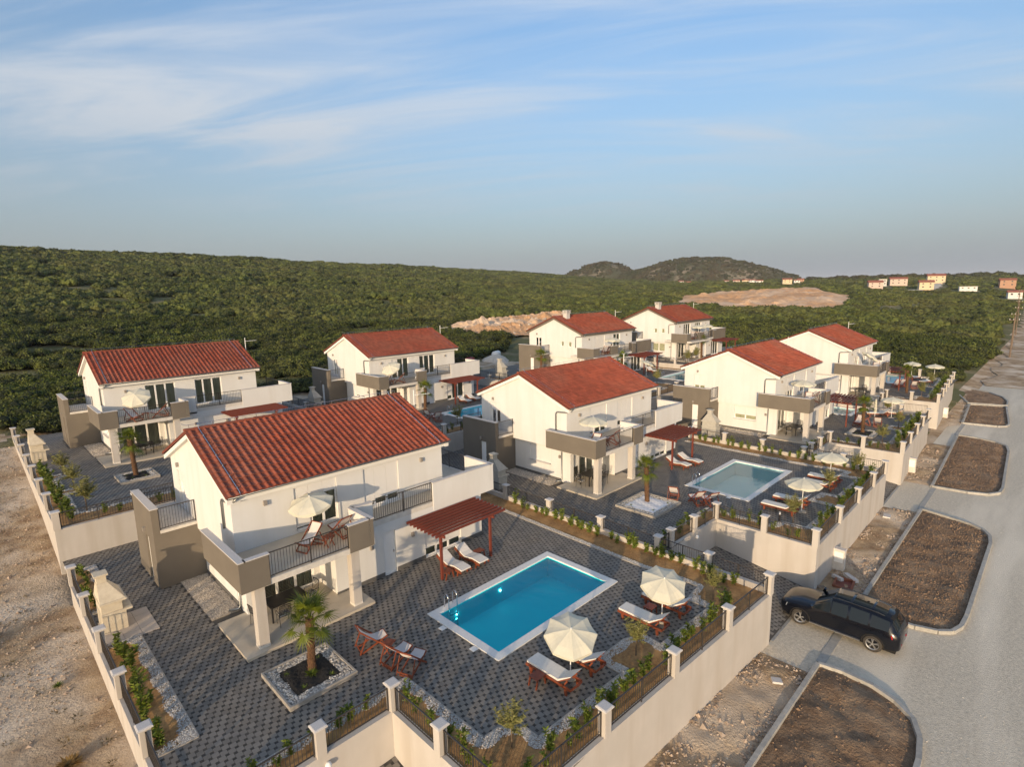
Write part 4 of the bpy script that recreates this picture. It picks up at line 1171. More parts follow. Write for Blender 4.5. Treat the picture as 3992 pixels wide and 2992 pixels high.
# ------------------------------------------------------------------ umbrellas
def umbrella_proto(cw=1.22, tilt=0.0, ph=2.25, closed=False):
    t = thing('parasol', 'parasol', 'parasol')
    MB().lathe([(0, .09), (.05, .09), (.24, .07), (.26, .02), (.26, 0), (0, 0)], 18).build('base', 'edging', t)
    MB().tube([(0, 0, .05), (0, 0, ph - .25)], .02, 8).build('pole', 'pvc_white', t)
    cn = MB(); n = 8; sub = 4
    if closed:
        ring = []
        for (r_, z) in ((.01, ph + .02), (.07, ph - .1), (.085, ph - .6), (.10, ph - 1.05), (.12, ph - 1.25)):
            ring.append([(r_ * (1 + .25 * math.cos(k * 4)) * math.cos(k * math.pi / 8), r_ * (1 + .25 * math.cos(k * 4)) * math.sin(k * math.pi / 8), z) for k in range(16)])
        for a, b in zip(ring, ring[1:]):
            for k in range(16): cn.add([a[k], a[(k + 1) % 16], b[(k + 1) % 16], b[k]], [(0, 1, 2, 3)])
        cn.build('canopy', 'umbrella_cloth', t, smooth=True)
        return t
    tip = Matrix.Rotation(tilt, 4, 'Y')
    piv = Vector((0, 0, ph - .42))
    def TP(p): return tuple(tip @ Vector((p[0], p[1], p[2] - piv.z)) + piv)
    levels = [(0.02, .0), (.35, -.08), (.7, -.18), (1.0, -.32)]
    ring = []
    for (q, z) in levels:
        row = []
        for k in range(n):
            for j in range(sub):
                f = j / sub
                a0, a1 = 2 * math.pi * k / n, 2 * math.pi * (k + 1) / n
                p = Vector((math.cos(a0), math.sin(a0), 0)).lerp(Vector((math.cos(a1), math.sin(a1), 0)), f) * cw * q
                sag = -.035 * math.sin(math.pi * f) * q
                row.append((p.x * (1 - .03 * math.sin(math.pi * f) * q), p.y * (1 - .03 * math.sin(math.pi * f) * q), ph + z + sag))
        ring.append(row)
    val = [(p[0] * 1.0, p[1] * 1.0, p[2] - .10 - .05 * math.sin(math.pi * (i % sub) / sub)) for i, p in enumerate(ring[-1])]
    nn = n * sub
    for a, b in zip(ring, ring[1:]):
        for k in range(nn): cn.add([TP(a[k]), TP(a[(k + 1) % nn]), TP(b[(k + 1) % nn]), TP(b[k])], [(0, 1, 2, 3)])
    cn.build('canopy', 'umbrella_cloth', t)
    vb = MB()
    for k in range(nn): vb.add([TP(ring[-1][k]), TP(ring[-1][(k + 1) % nn]), TP(val[(k + 1) % nn]), TP(val[k])], [(0, 1, 2, 3)])
    vb.build('valance', 'umbrella_cloth', t)
    for k in range(n):
        a0 = 2 * math.pi * k / n
        MB().beam(TP((0, 0, ph - .03)), TP((math.cos(a0) * cw * .98, math.sin(a0) * cw * .98, ph - .34)), .012, .012).build('rib', 'pvc_white', t)
    MB().tube([TP((0, 0, ph - .3)), TP((0, 0, ph + .06))], .022, 8).build('finial', 'pvc_white', t)
    return t
UM0 = umbrella_proto(1.02, 0, 2.1); UMT = umbrella_proto(.93, R(22), 1.98); UMC = umbrella_proto(closed=True, ph=2.3)
UMS = umbrella_proto(.95, R(12), 1.95); UMS2 = umbrella_proto(1.0, 0, 2.0); UMS3 = umbrella_proto(.98, R(35), 1.9)
PROTO += [UM0, UMT, UMC, UMS, UMS2, UMS3]
gU = 'cream parasols'
place(UMT, (13.62, 11.0, 0), R(-135), 'cream parasol tilted over the loungers closest to the camera', gU)
place(UMT, (18.75, 10.4, 0), R(-130), 'cream parasol tilted over the farther pair of loungers beside the blue pool', gU)
place(UM0, (34.1, 10.0, 0), .2, 'flat open cream parasol nearest the drive wall in the second garden', gU)
place(UM0, (40.6, 10.3, 0), .4, 'open cream parasol at the far end of the second garden by the loungers', gU)
place(UM0, (63.9, 11.3, .1), .1, 'open cream parasol behind the palm in the third street-side garden', gU)
place(UMC, (60.7, 12.05, .1), .1, 'folded white parasol standing by the deck chairs of the third street-side villa', gU)
place(UM0, (89.4, 11.6, .5), .1, 'open cream parasol nearest the end wall of the farthest street-side garden', gU)
place(UM0, (90.4, 14.2, .5), .5, 'open cream parasol farther back in the farthest street-side garden', gU)
place(UMS, (9.9, 22.3, 2.86), R(-150), 'cream parasol with drooping scalloped edge on the nearest balcony', gU)
place(UMS2, (29.35, 21.75, 2.86), .3, 'cream parasol on the balcony of the second street-side villa', gU)
place(UMS2, (52.2, 15.9, 2.96), .3, 'cream parasol on the balcony of the third street-side villa', gU)
place(UMS3, (73.4, 15.6, 3.36), R(-60), 'steeply tilted parasol on the balcony of the farthest street-side villa', gU)
place(UMS3, (8.75, 47.3, 4.56), R(-125), 'tilted cream parasol on the balcony of the leftmost back-row villa', gU)
place(UMS3, (29.6, 46.2, 4.39), R(-160), 'steeply tilted parasol on the balcony of the second back-row villa', gU)
place(UMS2, (56.2, 38.9, 5.26), .2, 'open parasol above the balcony of the third back-row villa', gU)
place(UMS2, (75.6, 37.5, 5.66), .2, 'left of two open parasols on the farthest back-row balcony', gU)
place(UMS2, (77.7, 37.4, 5.66), .6, 'right of two open parasols on the farthest back-row balcony', gU)
place(UMT, (59.0, 35.8, 2.4), R(-40), 'tilted parasol by the pool beside the third back-row villa', gU)

# ------------------------------------------------------------------ loungers
def lounger_proto(curved):
    t = thing('sun_lounger', 'sun lounger', 'sun lounger')
    W2 = .32
    if not curved:
        back = R(36); hx = -.42
        # x axis: foot end at +1.02, hinge at hx, head end raised
        for s in (-1, 1):
            MB().beam((1.02, s * W2, .27), (-.98, s * W2, .27), .045, .09).build('side_rail', 'wood_red', t)
            MB().beam((hx + .0, s * (W2 - .06), .31), (hx - .62 * math.cos(back), s * (W2 - .06), .31 + .62 * math.sin(back)), .035, .06).build('back_rail', 'wood_red', t)
            MB().beam((hx - .40, s * (W2 - .06), .30 + .36 * math.sin(back)), (hx - .22, s * (W2 - .06), .24), .03, .05).build('prop', 'wood_red', t)
        for x in (.78, -.80):
            for s in (-1, 1):
                MB().hexa([(x - .05, s * W2 - .03, 0), (x + .03, s * W2 - .03, 0), (x + .03, s * W2 + .03, 0), (x - .05, s * W2 + .03, 0),
                           (x - .05, s * W2 - .03, .225), (x + .07, s * W2 - .03, .225), (x + .07, s * W2 + .03, .225), (x - .05, s * W2 + .03, .225)]).build('leg', 'wood_red', t)
        for i in range(16):
            x = .98 - i * (.98 - hx) / 15.5
            MB().box(x - .035, x + .035, -W2 + .02, W2 - .02, .30, .32).build('slat', 'wood_red', t)
        MB().beam((-.98, -W2, .25), (-.98, W2, .25), .05, .05).build('crossbar', 'wood_red', t)
        cu = MB()
        secs = [(1.0, .325), (hx, .325), (hx - .66 * math.cos(back), .335 + .66 * math.sin(back))]
        cu.box(hx + .006, 1.0, -.29, .29, .323, .40)
        c_, s_ = math.cos(back), math.sin(back)
        cu.hexa([(hx - .68 * c_, -.29, .335 + .68 * s_), (hx, -.29, .323), (hx, .29, .323), (hx - .68 * c_, .29, .335 + .68 * s_),
                 (hx - .68 * c_ - .07 * s_, -.29, .335 + .68 * s_ + .07 * c_), (hx - .0, -.29, .40), (hx - .0, .29, .40), (hx - .68 * c_ - .07 * s_, .29, .335 + .68 * s_ + .07 * c_)])
        cu.build('cushion', 'cushion', t)
    else:
        prof = [(1.0, .30), (.72, .33), (.42, .35), (.12, .29), (-.15, .26), (-.38, .33), (-.62, .46), (-.86, .58)]
        for s in (-1, 1):
            mb = MB()
            for p, q in zip(prof, prof[1:]): mb.beam((p[0], s * W2, p[1] - .05), (q[0], s * W2, q[1] - .05), .04, .10)
            mb.build('side_rail', 'wood_red', t)
            for x, z in ((.75, .30), (-.45, .32)):
                MB().beam((x, s * (W2 - .02), z), (x - .06, s * (W2 - .02), 0), .045, .07).build('leg', 'wood_red', t)
        for i in range(len(prof) - 1):
            p, q = prof[i], prof[i + 1]
            for f in (.25, .75):
                x, z = p[0] + (q[0] - p[0]) * f, p[1] + (q[1] - p[1]) * f
                MB().box(x - .03, x + .03, -W2 + .02, W2 - .02, z, z + .015).build('slat', 'wood_red', t)
        cu = MB(); segs = [(0, 2), (2, 4), (4, 5), (5, 6), (6, 7)]
        for a, b in segs:
            for i in range(a, b):
                (x1, z1), (x2, z2) = prof[i], prof[i + 1]
                e = .008
                cu.hexa([(x2 + e, -.29, z2 + .02), (x1 - e, -.29, z1 + .02), (x1 - e, .29, z1 + .02), (x2 + e, .29, z2 + .02),
                         (x2 + e, -.29, z2 + .085), (x1 - e, -.29, z1 + .085), (x1 - e, .29, z1 + .085), (x2 + e, .29, z2 + .085)])
        cu.build('cushion', 'cushion', t)
    return t
LG, LC = lounger_proto(False), lounger_proto(True)
PROTO += [LG, LC]
gL = 'wooden sun loungers with pale cushions'
U90 = R(90)
place(LG, (13.13, 11.35, 0), U90, 'wooden lounger left of the nearest tilted parasol, head end raised', gL)
place(LG, (14.45, 11.3, 0), U90, 'wooden lounger partly hidden under the nearest tilted parasol', gL)
place(LG, (18.1, 10.85, 0), U90, 'wooden lounger left of the second tilted parasol by the blue pool', gL)
place(LG, (19.7, 10.75, 0), U90, 'wooden lounger behind the second tilted parasol by the blue pool', gL)
place(LC, (15.65, 19.95, 0), R(-90), 'curved cushioned lounger by the front post of the nearest pergola', gL)
place(LC, (16.75, 19.9, 0), R(-90), 'curved cushioned lounger on the far side under the nearest pergola', gL)
place(LC, (36.95, 19.55, 0), R(-97), 'curved lounger nearer the camera under the second pergola', gL)
place(LC, (38.25, 19.3, 0), R(-97), 'curved lounger on the far side under the second pergola', gL)
place(LG, (33.4, 11.0, 0), U90, 'lounger behind the bollard lamp nearest the drive in the second garden', gL)
place(LG, (35.05, 10.9, 0), U90, 'lounger half covered by the nearer parasol of the second garden', gL)
place(LG, (39.15, 10.55, 0), U90, 'nearer lounger behind the olive tree at the far end of the second garden', gL)
place(LG, (40.6, 10.6, 0), U90, 'farther lounger below the far parasol of the second garden', gL)
place(LG, (64.0, 12.5, .1), R(120), 'lounger beside the pool of the third street-side villa', gL)
place(LG, (65.2, 11.6, .1), R(105), 'lounger under the parasol of the third street-side villa', gL)
place(LG, (88.2, 13.6, .5), R(-20), 'pale lounger under the back parasol of the farthest street-side garden', gL)
place(LG, (85.9, 11.9, .5), R(160), 'low lounger lying by the olive tree of the farthest street-side garden', gL)
place(LC, (37.1, 44.3, 1.53), R(-95), 'curved lounger nearer the camera under the second back-row pergola', gL)
place(LC, (38.5, 44.5, 1.53), R(-95), 'curved lounger on the far side under the second back-row pergola', gL)
place(LC, (62.2, 37.0, 2.4), R(-120), 'lounger under the pergola of the third back-row villa', gL)

# ------------------------------------------------------------------ small wooden tables
def table_proto(w=.46, d=.40, h=.36, xleg=False):
    t = thing('side_table', 'side table', 'table')
    for i in range(7):
        y = -d / 2 + d * (i + .5) / 7
        MB().box(-w / 2, w / 2, y - .024, y + .024, h - .025, h).build('slat', 'wood_red', t)
    for sx in (-1, 1):
        MB().box(sx * (w / 2 - .06) - .018, sx * (w / 2 - .06) + .018, -d / 2, d / 2, h - .07, h - .027).build('bearer', 'wood_red', t)
        for sy in (-1, 1):
            if xleg: MB().beam((sx * (w / 2 - .06), sy * (d / 2 - .04), 0), (sx * (w / 2 - .06), -sy * (d / 2 - .06), h - .05), .025, .04).build('leg', 'wood_red', t)
            else: MB().beam((sx * (w / 2 + .01), sy * (d / 2 - .03), 0), (sx * (w / 2 - .06), sy * (d / 2 - .03), h - .05), .03, .06).build('leg', 'wood_red', t)
    return t
TB, TX = table_proto(), table_proto(.42, .38, .46, True)
PROTO += [TB, TX]
gT = 'small slatted wooden tables'
place(TB, (12.55, 11.6, 0), 0, 'low slatted table on the left of the nearest lounger', gT)
place(TB, (18.85, 11.0, 0), 0, 'low slatted table between the farther pair of poolside loungers', gT)
place(TX, (9.95, 16.75, 0), .5, 'slatted table between the deck chairs near the blue pool', gT)
place(TX, (10.0, 21.1, 2.86), .2, 'folding wooden table between the chairs on the nearest balcony', gT)
place(TB, (17.35, 19.95, 0), 0, 'red-brown table beside the far lounger under the nearest pergola', gT)
place(TB, (14.95, 19.5, 0), 0, 'red-brown table beside the post of the nearest pergola', gT)
place(TB, (37.6, 19.5, 0), 0, 'low table between the two loungers of the second pergola', gT)
place(TX, (30.0, 21.1, 2.86), .1, 'small table on the balcony of the second street-side villa', gT)
place(TX, (9.0, 46.5, 4.56), .1, 'small table between the chairs on the leftmost back-row balcony', gT)
place(TX, (29.2, 45.6, 4.39), .1, 'small table on the balcony of the second back-row villa', gT)

# ------------------------------------------------------------------ deck chairs
def deck_proto():
    t = thing('deck_chair', 'deck chair', 'deck chair')
    w = .29
    # seen from the side: x forwards. back frame: from front foot up to the head; seat frame crosses it
    A0, A1 = Vector((.42, 0, .02)), Vector((-.55, 0, .95))
    B0, B1 = Vector((-.52, 0, .02)), Vector((.50, 0, .42))
    C0, C1 = Vector((-.34, 0, .66)), Vector((-.60, 0, .05))
    for s in (-1, 1):
        o = Vector((0, s * w, 0)); i_ = Vector((0, s * (w - .045), 0))
        MB().beam(A0 + o, A1 + o, .03, .055).build('back_frame', 'wood_red', t)
        MB().beam(B0 + i_, B1 + i_, .03, .055).build('seat_frame', 'wood_red', t)
        MB().beam(C0 + o * 1.1, C1 + o * 1.1, .026, .045).build('prop', 'wood_red', t)
    for (p, ww, nm) in ((A0, w, 'crossbar'), (A1, w, 'crossbar'), (B0, w - .045, 'crossbar'), (B1, w - .045, 'crossbar'), (C1 + Vector((0.04, 0, .1)), w * 1.1, 'crossbar'), (A0.lerp(A1, .2), w, 'crossbar')):
        MB().beam(p - Vector((0, ww, 0)), p + Vector((0, ww, 0)), .03, .05).build(nm, 'wood_red', t)
    cl = MB(); n = 10; q = []
    P0, P1, P2 = A1 + Vector((.02, 0, .0)), Vector((-.10, 0, .16)), B1 + Vector((0, 0, .02))
    for i in range(n + 1):
        f = i / n
        q.append(P0 * (1 - f) ** 2 + P1 * 2 * f * (1 - f) + P2 * f * f)
    for a, b in zip(q, q[1:]):
        cl.add([(a.x, -.24, a.z), (b.x, -.24, b.z), (b.x, .24, b.z), (a.x, .24, a.z)], [(0, 1, 2, 3)])
    cl.build('sling', 'canvas', t, smooth=True)
    return t
DK = deck_proto(); PROTO.append(DK)
gD = 'wooden deck chairs with white slings'
for x, y, z, a, lb in ((9.75, 17.55, 0, -12, 'deck chair at the far left of the trio between palm and blue pool'),
                       (9.95, 16.15, 0, 8, 'middle deck chair of the trio between palm and blue pool'),
                       (10.1, 15.4, 0, 22, 'deck chair nearest the corner pillar, right of the trio'),
                       (9.3, 21.5, 2.86, 200, 'deck chair on the left of the nearest balcony, facing the wall'),
                       (10.85, 21.75, 2.86, 100, 'deck chair standing by the window of the nearest balcony'),
                       (31.0, 16.6, 0, 20, 'leftmost deck chair beside the pale pool'),
                       (31.2, 15.2, 0, 60, 'middle deck chair beside the pale pool'),
                       (31.5, 14.5, 0, 65, 'deck chair nearest the drive corner beside the pale pool'),
                       (28.7, 21.2, 2.86, 190, 'left deck chair on the second street-side balcony'),
                       (30.6, 21.2, 2.86, 100, 'right deck chair on the second street-side balcony'),
                       (51.7, 15.3, 2.96, 190, 'left deck chair on the third street-side balcony'),
                       (52.8, 15.3, 2.96, 110, 'right deck chair on the third street-side balcony'),
                       (58.5, 12.9, .1, 170, 'left deck chair behind the palm of the third street-side garden'),
                       (59.2, 12.6, .1, 100, 'middle deck chair behind the palm of the third street-side garden'),
                       (59.4, 11.5, .1, 10, 'right deck chair below the folded parasol of the third garden'),
                       (80.6, 14.1, .5, 160, 'left deck chair in the farthest street-side garden'),
                       (81.0, 13.7, .5, 150, 'middle deck chair in the farthest street-side garden'),
                       (81.1, 12.4, .5, 20, 'right deck chair in the farthest street-side garden'),
                       (73.9, 15.0, 3.36, 190, 'deck chair on the balcony of the farthest street-side villa'),
                       (8.3, 46.4, 4.56, -60, 'left deck chair on the leftmost back-row balcony'),
                       (9.9, 46.6, 4.56, 160, 'right deck chair on the leftmost back-row balcony'),
                       (29.0, 46.3, 4.39, 200, 'left deck chair on the second back-row balcony'),
                       (30.3, 46.0, 4.39, 150, 'right deck chair on the second back-row balcony'),
                       (30.2, 41.2, 1.53, 20, 'left deck chair past the end of the nearest red roof'),
                       (30.1, 39.9, 1.53, 70, 'right deck chair past the end of the nearest red roof'),
                       (55.2, 39.3, 5.26, 190, 'left deck chair on the third back-row balcony'),
                       (56.0, 39.3, 5.26, 160, 'right deck chair on the third back-row balcony'),
                       (74.5, 37.9, 5.66, 190, 'left deck chair on the farthest back-row balcony'),
                       (76.6, 37.9, 5.66, 10, 'right deck chair on the farthest back-row balcony')):
    place(DK, (x, y, z), R(a), lb, gD)

# ------------------------------------------------------------------ dining sets
def dchair_proto():
    t = thing('dining_chair', 'dining chair', 'chair')
    m = 'black_metal'
    w = .23
    for sx in (-1, 1):
        MB().tube([(.20, sx * w, 0), (.19, sx * w, .44)], .011, 6).build('leg', m, t)
        MB().tube([(-.24, sx * w, 0), (-.20, sx * w, .44), (-.30, sx * w, .95)], .011, 6).build('back_post', m, t)
        MB().tube([(-.24, sx * (w + .02), .64), (.12, sx * (w + .03), .65), (.20, sx * (w + .02), .44)], .011, 6).build('armrest', m, t)
    for i in range(8):
        z = .52 + i * .058; x = -.20 - (z - .44) * .196
        MB().box(x - .006, x + .006, -w, w, z, z + .02).build('back_slat', m, t)
    MB().tube([(-.30, -w, .95), (-.31, 0, .985), (-.30, w, .95)], .012, 6).build('top_rail', m, t)
    MB().box(-.2, .2, -w, w, .43, .445).build('seat', m, t)
    MB().box(-.19, .19, -w + .02, w - .02, .446, .485).build('seat_cushion', 'seat_pattern', t)
    return t
DC = dchair_proto(); PROTO.append(DC)
def dtable_proto():
    t = thing('dining_table', 'dining table', 'table')
    MB().box(-.78, .78, -.45, .45, .70, .735).build('table_top', 'black_metal', t)
    for sx in (-1, 1):
        for sy in (-1, 1): MB().box(sx * .70 - .03, sx * .70 + .03, sy * .38 - .03, sy * .38 + .03, 0, .70).build('leg', 'black_metal', t)
    MB().box(-.7, .7, -.4, -.37, .64, .70).build('apron', 'black_metal', t); MB().box(-.7, .7, .37, .4, .64, .70).build('apron', 'black_metal', t)
    return t
DT = dtable_proto(); PROTO.append(DT)
SPOTS = [(-1.12, 0, 0, 'at the left end'), (1.12, 0, 180, 'at the right end'), (-.38, .72, -90, 'on the house side, left,'), (.38, .72, -90, 'on the house side, right,'),
         (-.38, -.72, 90, 'on the garden side, left,'), (.38, -.72, 90, 'on the garden side, right,')]
for k, (x, y) in {'H1': (8.35, 22.1), 'H2': (29.6, 22.1), 'H3': (51.4, 16.2), 'H4': (72.2, 15.9), 'B1': (8.7, 47.8), 'B3': (54.6, 39.7), 'B4': (74.2, 38.4)}.items():
    z = PLOT[k][2] + .1
    place(DT, (x, y, z), 0, 'dark dining table on the patio of ' + WHO[k], 'patio dining tables')
    for (sx, sy, a, w_) in SPOTS:
        if k in ('B3', 'B4', 'H4') and 'house' in w_: continue
        place(DC, (x + sx, y + sy, z), R(a + random.uniform(-9, 9)), 'dark metal chair %s of the table at %s' % (w_.rstrip(','), WHO[k]), 'patio dining chairs')

# ------------------------------------------------------------------ pergolas
def pergola_proto():
    t = thing('pergola', 'pergola', 'pergola')       # origin: left front post base
    m = 'wood_pergola'
    for x in (0, 3.11):
        MB().box(x - .055, x + .055, -.055, .055, 0, 2.13).build('post', m, t)
        MB().box(x - .035, x + .035, -.32, 2.2, 2.132, 2.26).build('beam', m, t)
    for i in range(9):
        y = -.22 + i * .285
        MB().beam((-.45, y, 2.325), (3.98, y, 2.325), .055, .125).build('slat', m, t)
    return t
PG = pergola_proto(); PROTO.append(PG)
for k, (x, y) in {'H1': (14.68, 19.56), 'H2': (36.05, 19.55), 'H3': (57.4, 13.6), 'H4': (78.4, 13.4), 'B1': (14.75, 45.3), 'B2': (36.0, 44.4), 'B3': (60.4, 37.0), 'B4': (80.5, 35.5)}.items():
    place(PG, (x, y, PLOT[k][2]), 0, 'red-brown slatted timber pergola against ' + WHO[k], 'slatted timber pergolas')

# ------------------------------------------------------------------ masonry barbecues
def bbq_proto(m):
    t = thing('barbecue', 'barbecue', 'barbecue')   # opening towards +x
    b = MB(); b.box(-.42, .38, -.66, .66, 0, .78); b.build('base', m, t)
    MB().box(-.42, .60, -.70, .70, .782, .86).build('worktop', m, t)
    hb = MB(); hb.box(-.42, -.3, -.62, .62, .862, 1.25); hb.box(-.3, .28, -.62, -.52, .862, 1.25); hb.box(-.3, .28, .52, .62, .862, 1.25)
    hb.build('firebox', m, t)
    MB().box(-.298, -.29, -.515, .515, .865, 1.24).build('firebox_lining', 'soot', t)
    MB().box(-.46, .44, -.72, .72, 1.252, 1.33).build('hood_lip', m, t)
    hd = MB()
    hd.hexa([(-.44, -.68, 1.332), (.40, -.68, 1.332), (.40, .68, 1.332), (-.44, .68, 1.332), (-.40, -.2, 2.0), (-.05, -.2, 2.0), (-.05, .2, 2.0), (-.40, .2, 2.0)])
    hd.build('hood', m, t)
    MB().box(-.39, -.06, -.19, .19, 2.002, 2.3).build('flue', m, t)
    MB().box(-.385, -.055, -.10, .10, 2.17, 2.27).build('flue_opening', 'soot', t)
    MB().box(-.46, .01, -.26, .26, 2.302, 2.38).build('flue_cap', m, t)
    return t
Q1, Q2 = bbq_proto('bbq_stone'), bbq_proto('bbq_grey'); PROTO += [Q1, Q2]
gB = 'masonry barbecues with chimneys'
place(Q1, (3.1, 26.7, 0), R(0), 'sandy stone barbecue with tapering chimney against the left wall, nearest the camera', gB)
place(Q1, (3.2, 52.0, 1.7), R(0), 'pale stone barbecue beside the dirt at the leftmost back-row garden', gB)
place(Q2, (25.0, 26.7, 0), 0, 'grey barbecue at the dark side wall of the second street-side villa', gB)
place(Q2, (46.6, 21.6, .1), 0, 'pale barbecue in front of the third street-side villa gable', gB)
place(Q2, (25.1, 53.5, 1.53), 0, 'grey barbecue behind the left end of the nearest red roof', gB)
place(Q2, (47.6, 49.5, 2.4), 0, 'pale barbecue past the white terrace of the second back-row villa', gB)
pad = MB()
for i in range(3):
    for j in range(4): pad.box(2.62 + i * .58, 3.19 + i * .58, 25.0 + j * .57, 25.56 + j * .57, -.03, .012)
structure('barbecue_pad', pad.mesh('barbecue_pad', 'pad_tile'))

# ------------------------------------------------------------------ hedge plants and olive trees
def laurel_proto(seed):
    rr = random.Random(seed)
    t = thing('laurel_plant', 'young laurel plant', 'plant')
    st = MB(); lf = MB()
    h = rr.uniform(.55, .85)
    for k in range(rr.choice((3, 4, 5))):
        a = rr.uniform(0, 6.28); s = rr.uniform(.05, .2)
        hh = h * rr.uniform(.65, 1.0)
        tip = Vector((math.cos(a) * s, math.sin(a) * s, hh))
        st.tube([(0, 0, -.02), tuple(tip * .5 + Vector((0, 0, .02))), tuple(tip)], [.009, .007, .004], 4, cap=False)
        for i in range(34):
            q = rr.uniform(.08, 1.0); p = tip * q; b = rr.uniform(0, 6.28)
            leafblade(lf, p, (math.cos(b), math.sin(b), rr.uniform(.1, 1.2)), (rr.uniform(-1, 1), rr.uniform(-1, 1), rr.uniform(-.2, 1)), rr.uniform(.11, .19), .078, .25, 2)
    st.build('stem', 'bark', t); lf.build('foliage', 'leaf_laurel', t)
    return t
LAU = [laurel_proto(i) for i in range(5)]; PROTO += LAU
ORD = ('first second third fourth fifth sixth seventh eighth ninth tenth eleventh twelfth thirteenth fourteenth fifteenth sixteenth seventeenth eighteenth '
       'nineteenth twentieth').split() + ['twenty-' + q for q in 'first second third fourth fifth sixth seventh eighth ninth'.split()] + ['thirtieth']
def hedge(a, b, z, step, label, jit=.17, sc_=1.0):
    L = math.hypot(b[0] - a[0], b[1] - a[1]); n = max(1, int(L / step))
    for i in range(n):
        f = (i + .5) / n
        x = a[0] + (b[0] - a[0]) * f + random.uniform(-jit, jit); y = a[1] + (b[1] - a[1]) * f + random.uniform(-jit, jit)
        place(random.choice(LAU), (x, y, z), random.uniform(0, 6.28), ORD[i] + ' ' + label, 'laurels ' + label.split(', ')[-1], random.uniform(.72, 1.15) * sc_)
hedge((2.8, 17.8), (2.8, 25.0), .02, .52, 'laurel up from the bottom, in the narrow bed by the left wall', sc_=1.15)
hedge((2.8, 28.4), (2.8, 33.5), .02, .6, 'laurel up, behind the nearest barbecue by the left wall')
hedge((2.8, 14.75), (8.2, 14.75), .02, .55, 'laurel from the left, behind the railing at the bottom edge')
hedge((8.95, 14.2), (8.95, 9.4), .02, .5, 'laurel down from the corner pillar, behind the bottom railing')
hedge((9.2, 9.35), (21.8, 8.75), .02, .55, 'laurel from the bottom, along the street wall of the nearest garden', sc_=1.1)
hedge((23.35, 9.0), (23.35, 23.5), .02, .52, 'laurel from the street, in the bed between nearest and second villas', sc_=1.1)
hedge((25.2, 13.95), (29.6, 13.85), .02, .55, 'laurel from the gate, behind the gate wall of the second garden')
hedge((30.4, 13.2), (30.4, 8.7), .02, .55, 'laurel down towards the street, above the second garden drive wall')
hedge((31.0, 8.55), (44.4, 8.6), .02, .6, 'laurel from the drive corner, along the second garden street wall', sc_=1.1)
hedge((44.6, 9.0), (44.6, 22.0), .02, .6, 'laurel from the street, in the bed between second and third villas', sc_=1.1)
hedge((46.8, 13.6), (50.6, 13.55), .12, .6, 'laurel from the gate, behind the gate wall of the third garden')
hedge((51.4, 12.9), (51.4, 8.8), .12, .65, 'laurel down towards the street, above the third garden drive wall')
hedge((52.2, 8.8), (65.8, 9.3), .12, .62, 'laurel from the drive corner, along the third garden street wall', sc_=1.2)
hedge((73.6, 9.6), (90.5, 10.45), .52, .8, 'laurel from the drive corner, along the farthest garden street wall', sc_=1.2)
hedge((3.0, 36.2), (3.0, 49.0), 1.72, .55, 'laurel up from the retaining wall, along the leftmost back-row garden wall', sc_=1.2)
hedge((4.0, 36.0), (13.5, 36.0), 1.72, .8, 'laurel from the left, above the retaining wall behind the nearest villa')
hedge((25.2, 36.1), (36, 36.1), 1.55, .8, 'laurel from the left, above the retaining wall behind the second villa')

def olive(label, loc, s=1.0, rz=0.0, upright=.8):
    t = thing('olive_tree', label, 'olive tree', loc, rz, 'young olive trees in the beds')
    rr = random.Random(int(loc[0] * 31 + loc[1] * 7))
    tr = MB(); lf = MB()
    th = .62 * s
    tr.tube([(0, 0, -.03), (.015, .01, th * .5), (0, 0, th)], [.026 * s, .02 * s, .018 * s], 6)
    for k in range(52):
        a = rr.uniform(0, 6.28); sp = rr.uniform(.05, .46) * s
        tip = Vector((math.cos(a) * sp, math.sin(a) * sp, th + rr.uniform(.25, .85) * s * (1 - .35 * sp / s)))
        if rr.random() < .25: tip.z = th + rr.uniform(-.12, .3) * s
        b0 = Vector((0, 0, th + rr.uniform(-.12, .12)))
        mid = b0.lerp(tip, .5) + Vector((math.cos(a), math.sin(a), 0)) * .06
        tr.tube([b0, mid, tip], [.007, .005, .003], 3, cap=False)
        for i in range(34):
            q = rr.uniform(.2, 1.0)
            p = b0.lerp(mid, q * 2) if q < .5 else mid.lerp(tip, q * 2 - 1)
            b = rr.uniform(0, 6.28)
            leafblade(lf, p, (math.cos(b) * .7, math.sin(b) * .7, rr.uniform(-.1, 1.1) * upright), (rr.uniform(-1, 1), rr.uniform(-1, 1), rr.uniform(-.3, .8)), rr.uniform(.07, .12) * s, .036 * s, .1, 1)
    tr.build('trunk', 'bark', t); lf.build('crown', 'leaf_olive', t)
    return t
olive('olive tree in the bed at the bottom, nearest the camera', (10.06, 10.36, 0), 1.15)
olive('olive tree between the two tilted parasols near the street wall', (16.16, 9.97, 0), 1.1)
olive('olive tree in the corner bed beside the drive of the black car', (21.65, 9.6, 0), 1.05)
olive('round olive tree by the bollard lamp in the second garden', (32.2, 9.85, 0), 1.25, upright=.4)
olive('olive tree in front of the far loungers of the second garden', (38.5, 9.75, 0), 1.2, upright=.5)
olive('olive tree in the far corner of the second garden', (44.0, 9.5, 0), 1.1)
olive('olive tree in the raised notch bed of the third garden', (59.8, 9.95, .1), 1.25, upright=.5)
olive('olive tree near the drive corner of the third garden', (52.9, 9.8, .1), 1.3, upright=.5)
olive('olive tree at the far end of the third garden', (65.6, 12.0, .1), 1.2)
olive('olive tree in the middle of the farthest street-side garden', (83.7, 11.1, .5), 1.3, upright=.5)
olive('olive tree near the drive of the farthest street-side garden', (75.3, 10.7, .5), 1.3)
olive('olive tree nearest the barbecue in the leftmost back-row garden', (3.9, 46.3, 1.7), 1.2, upright=.4)
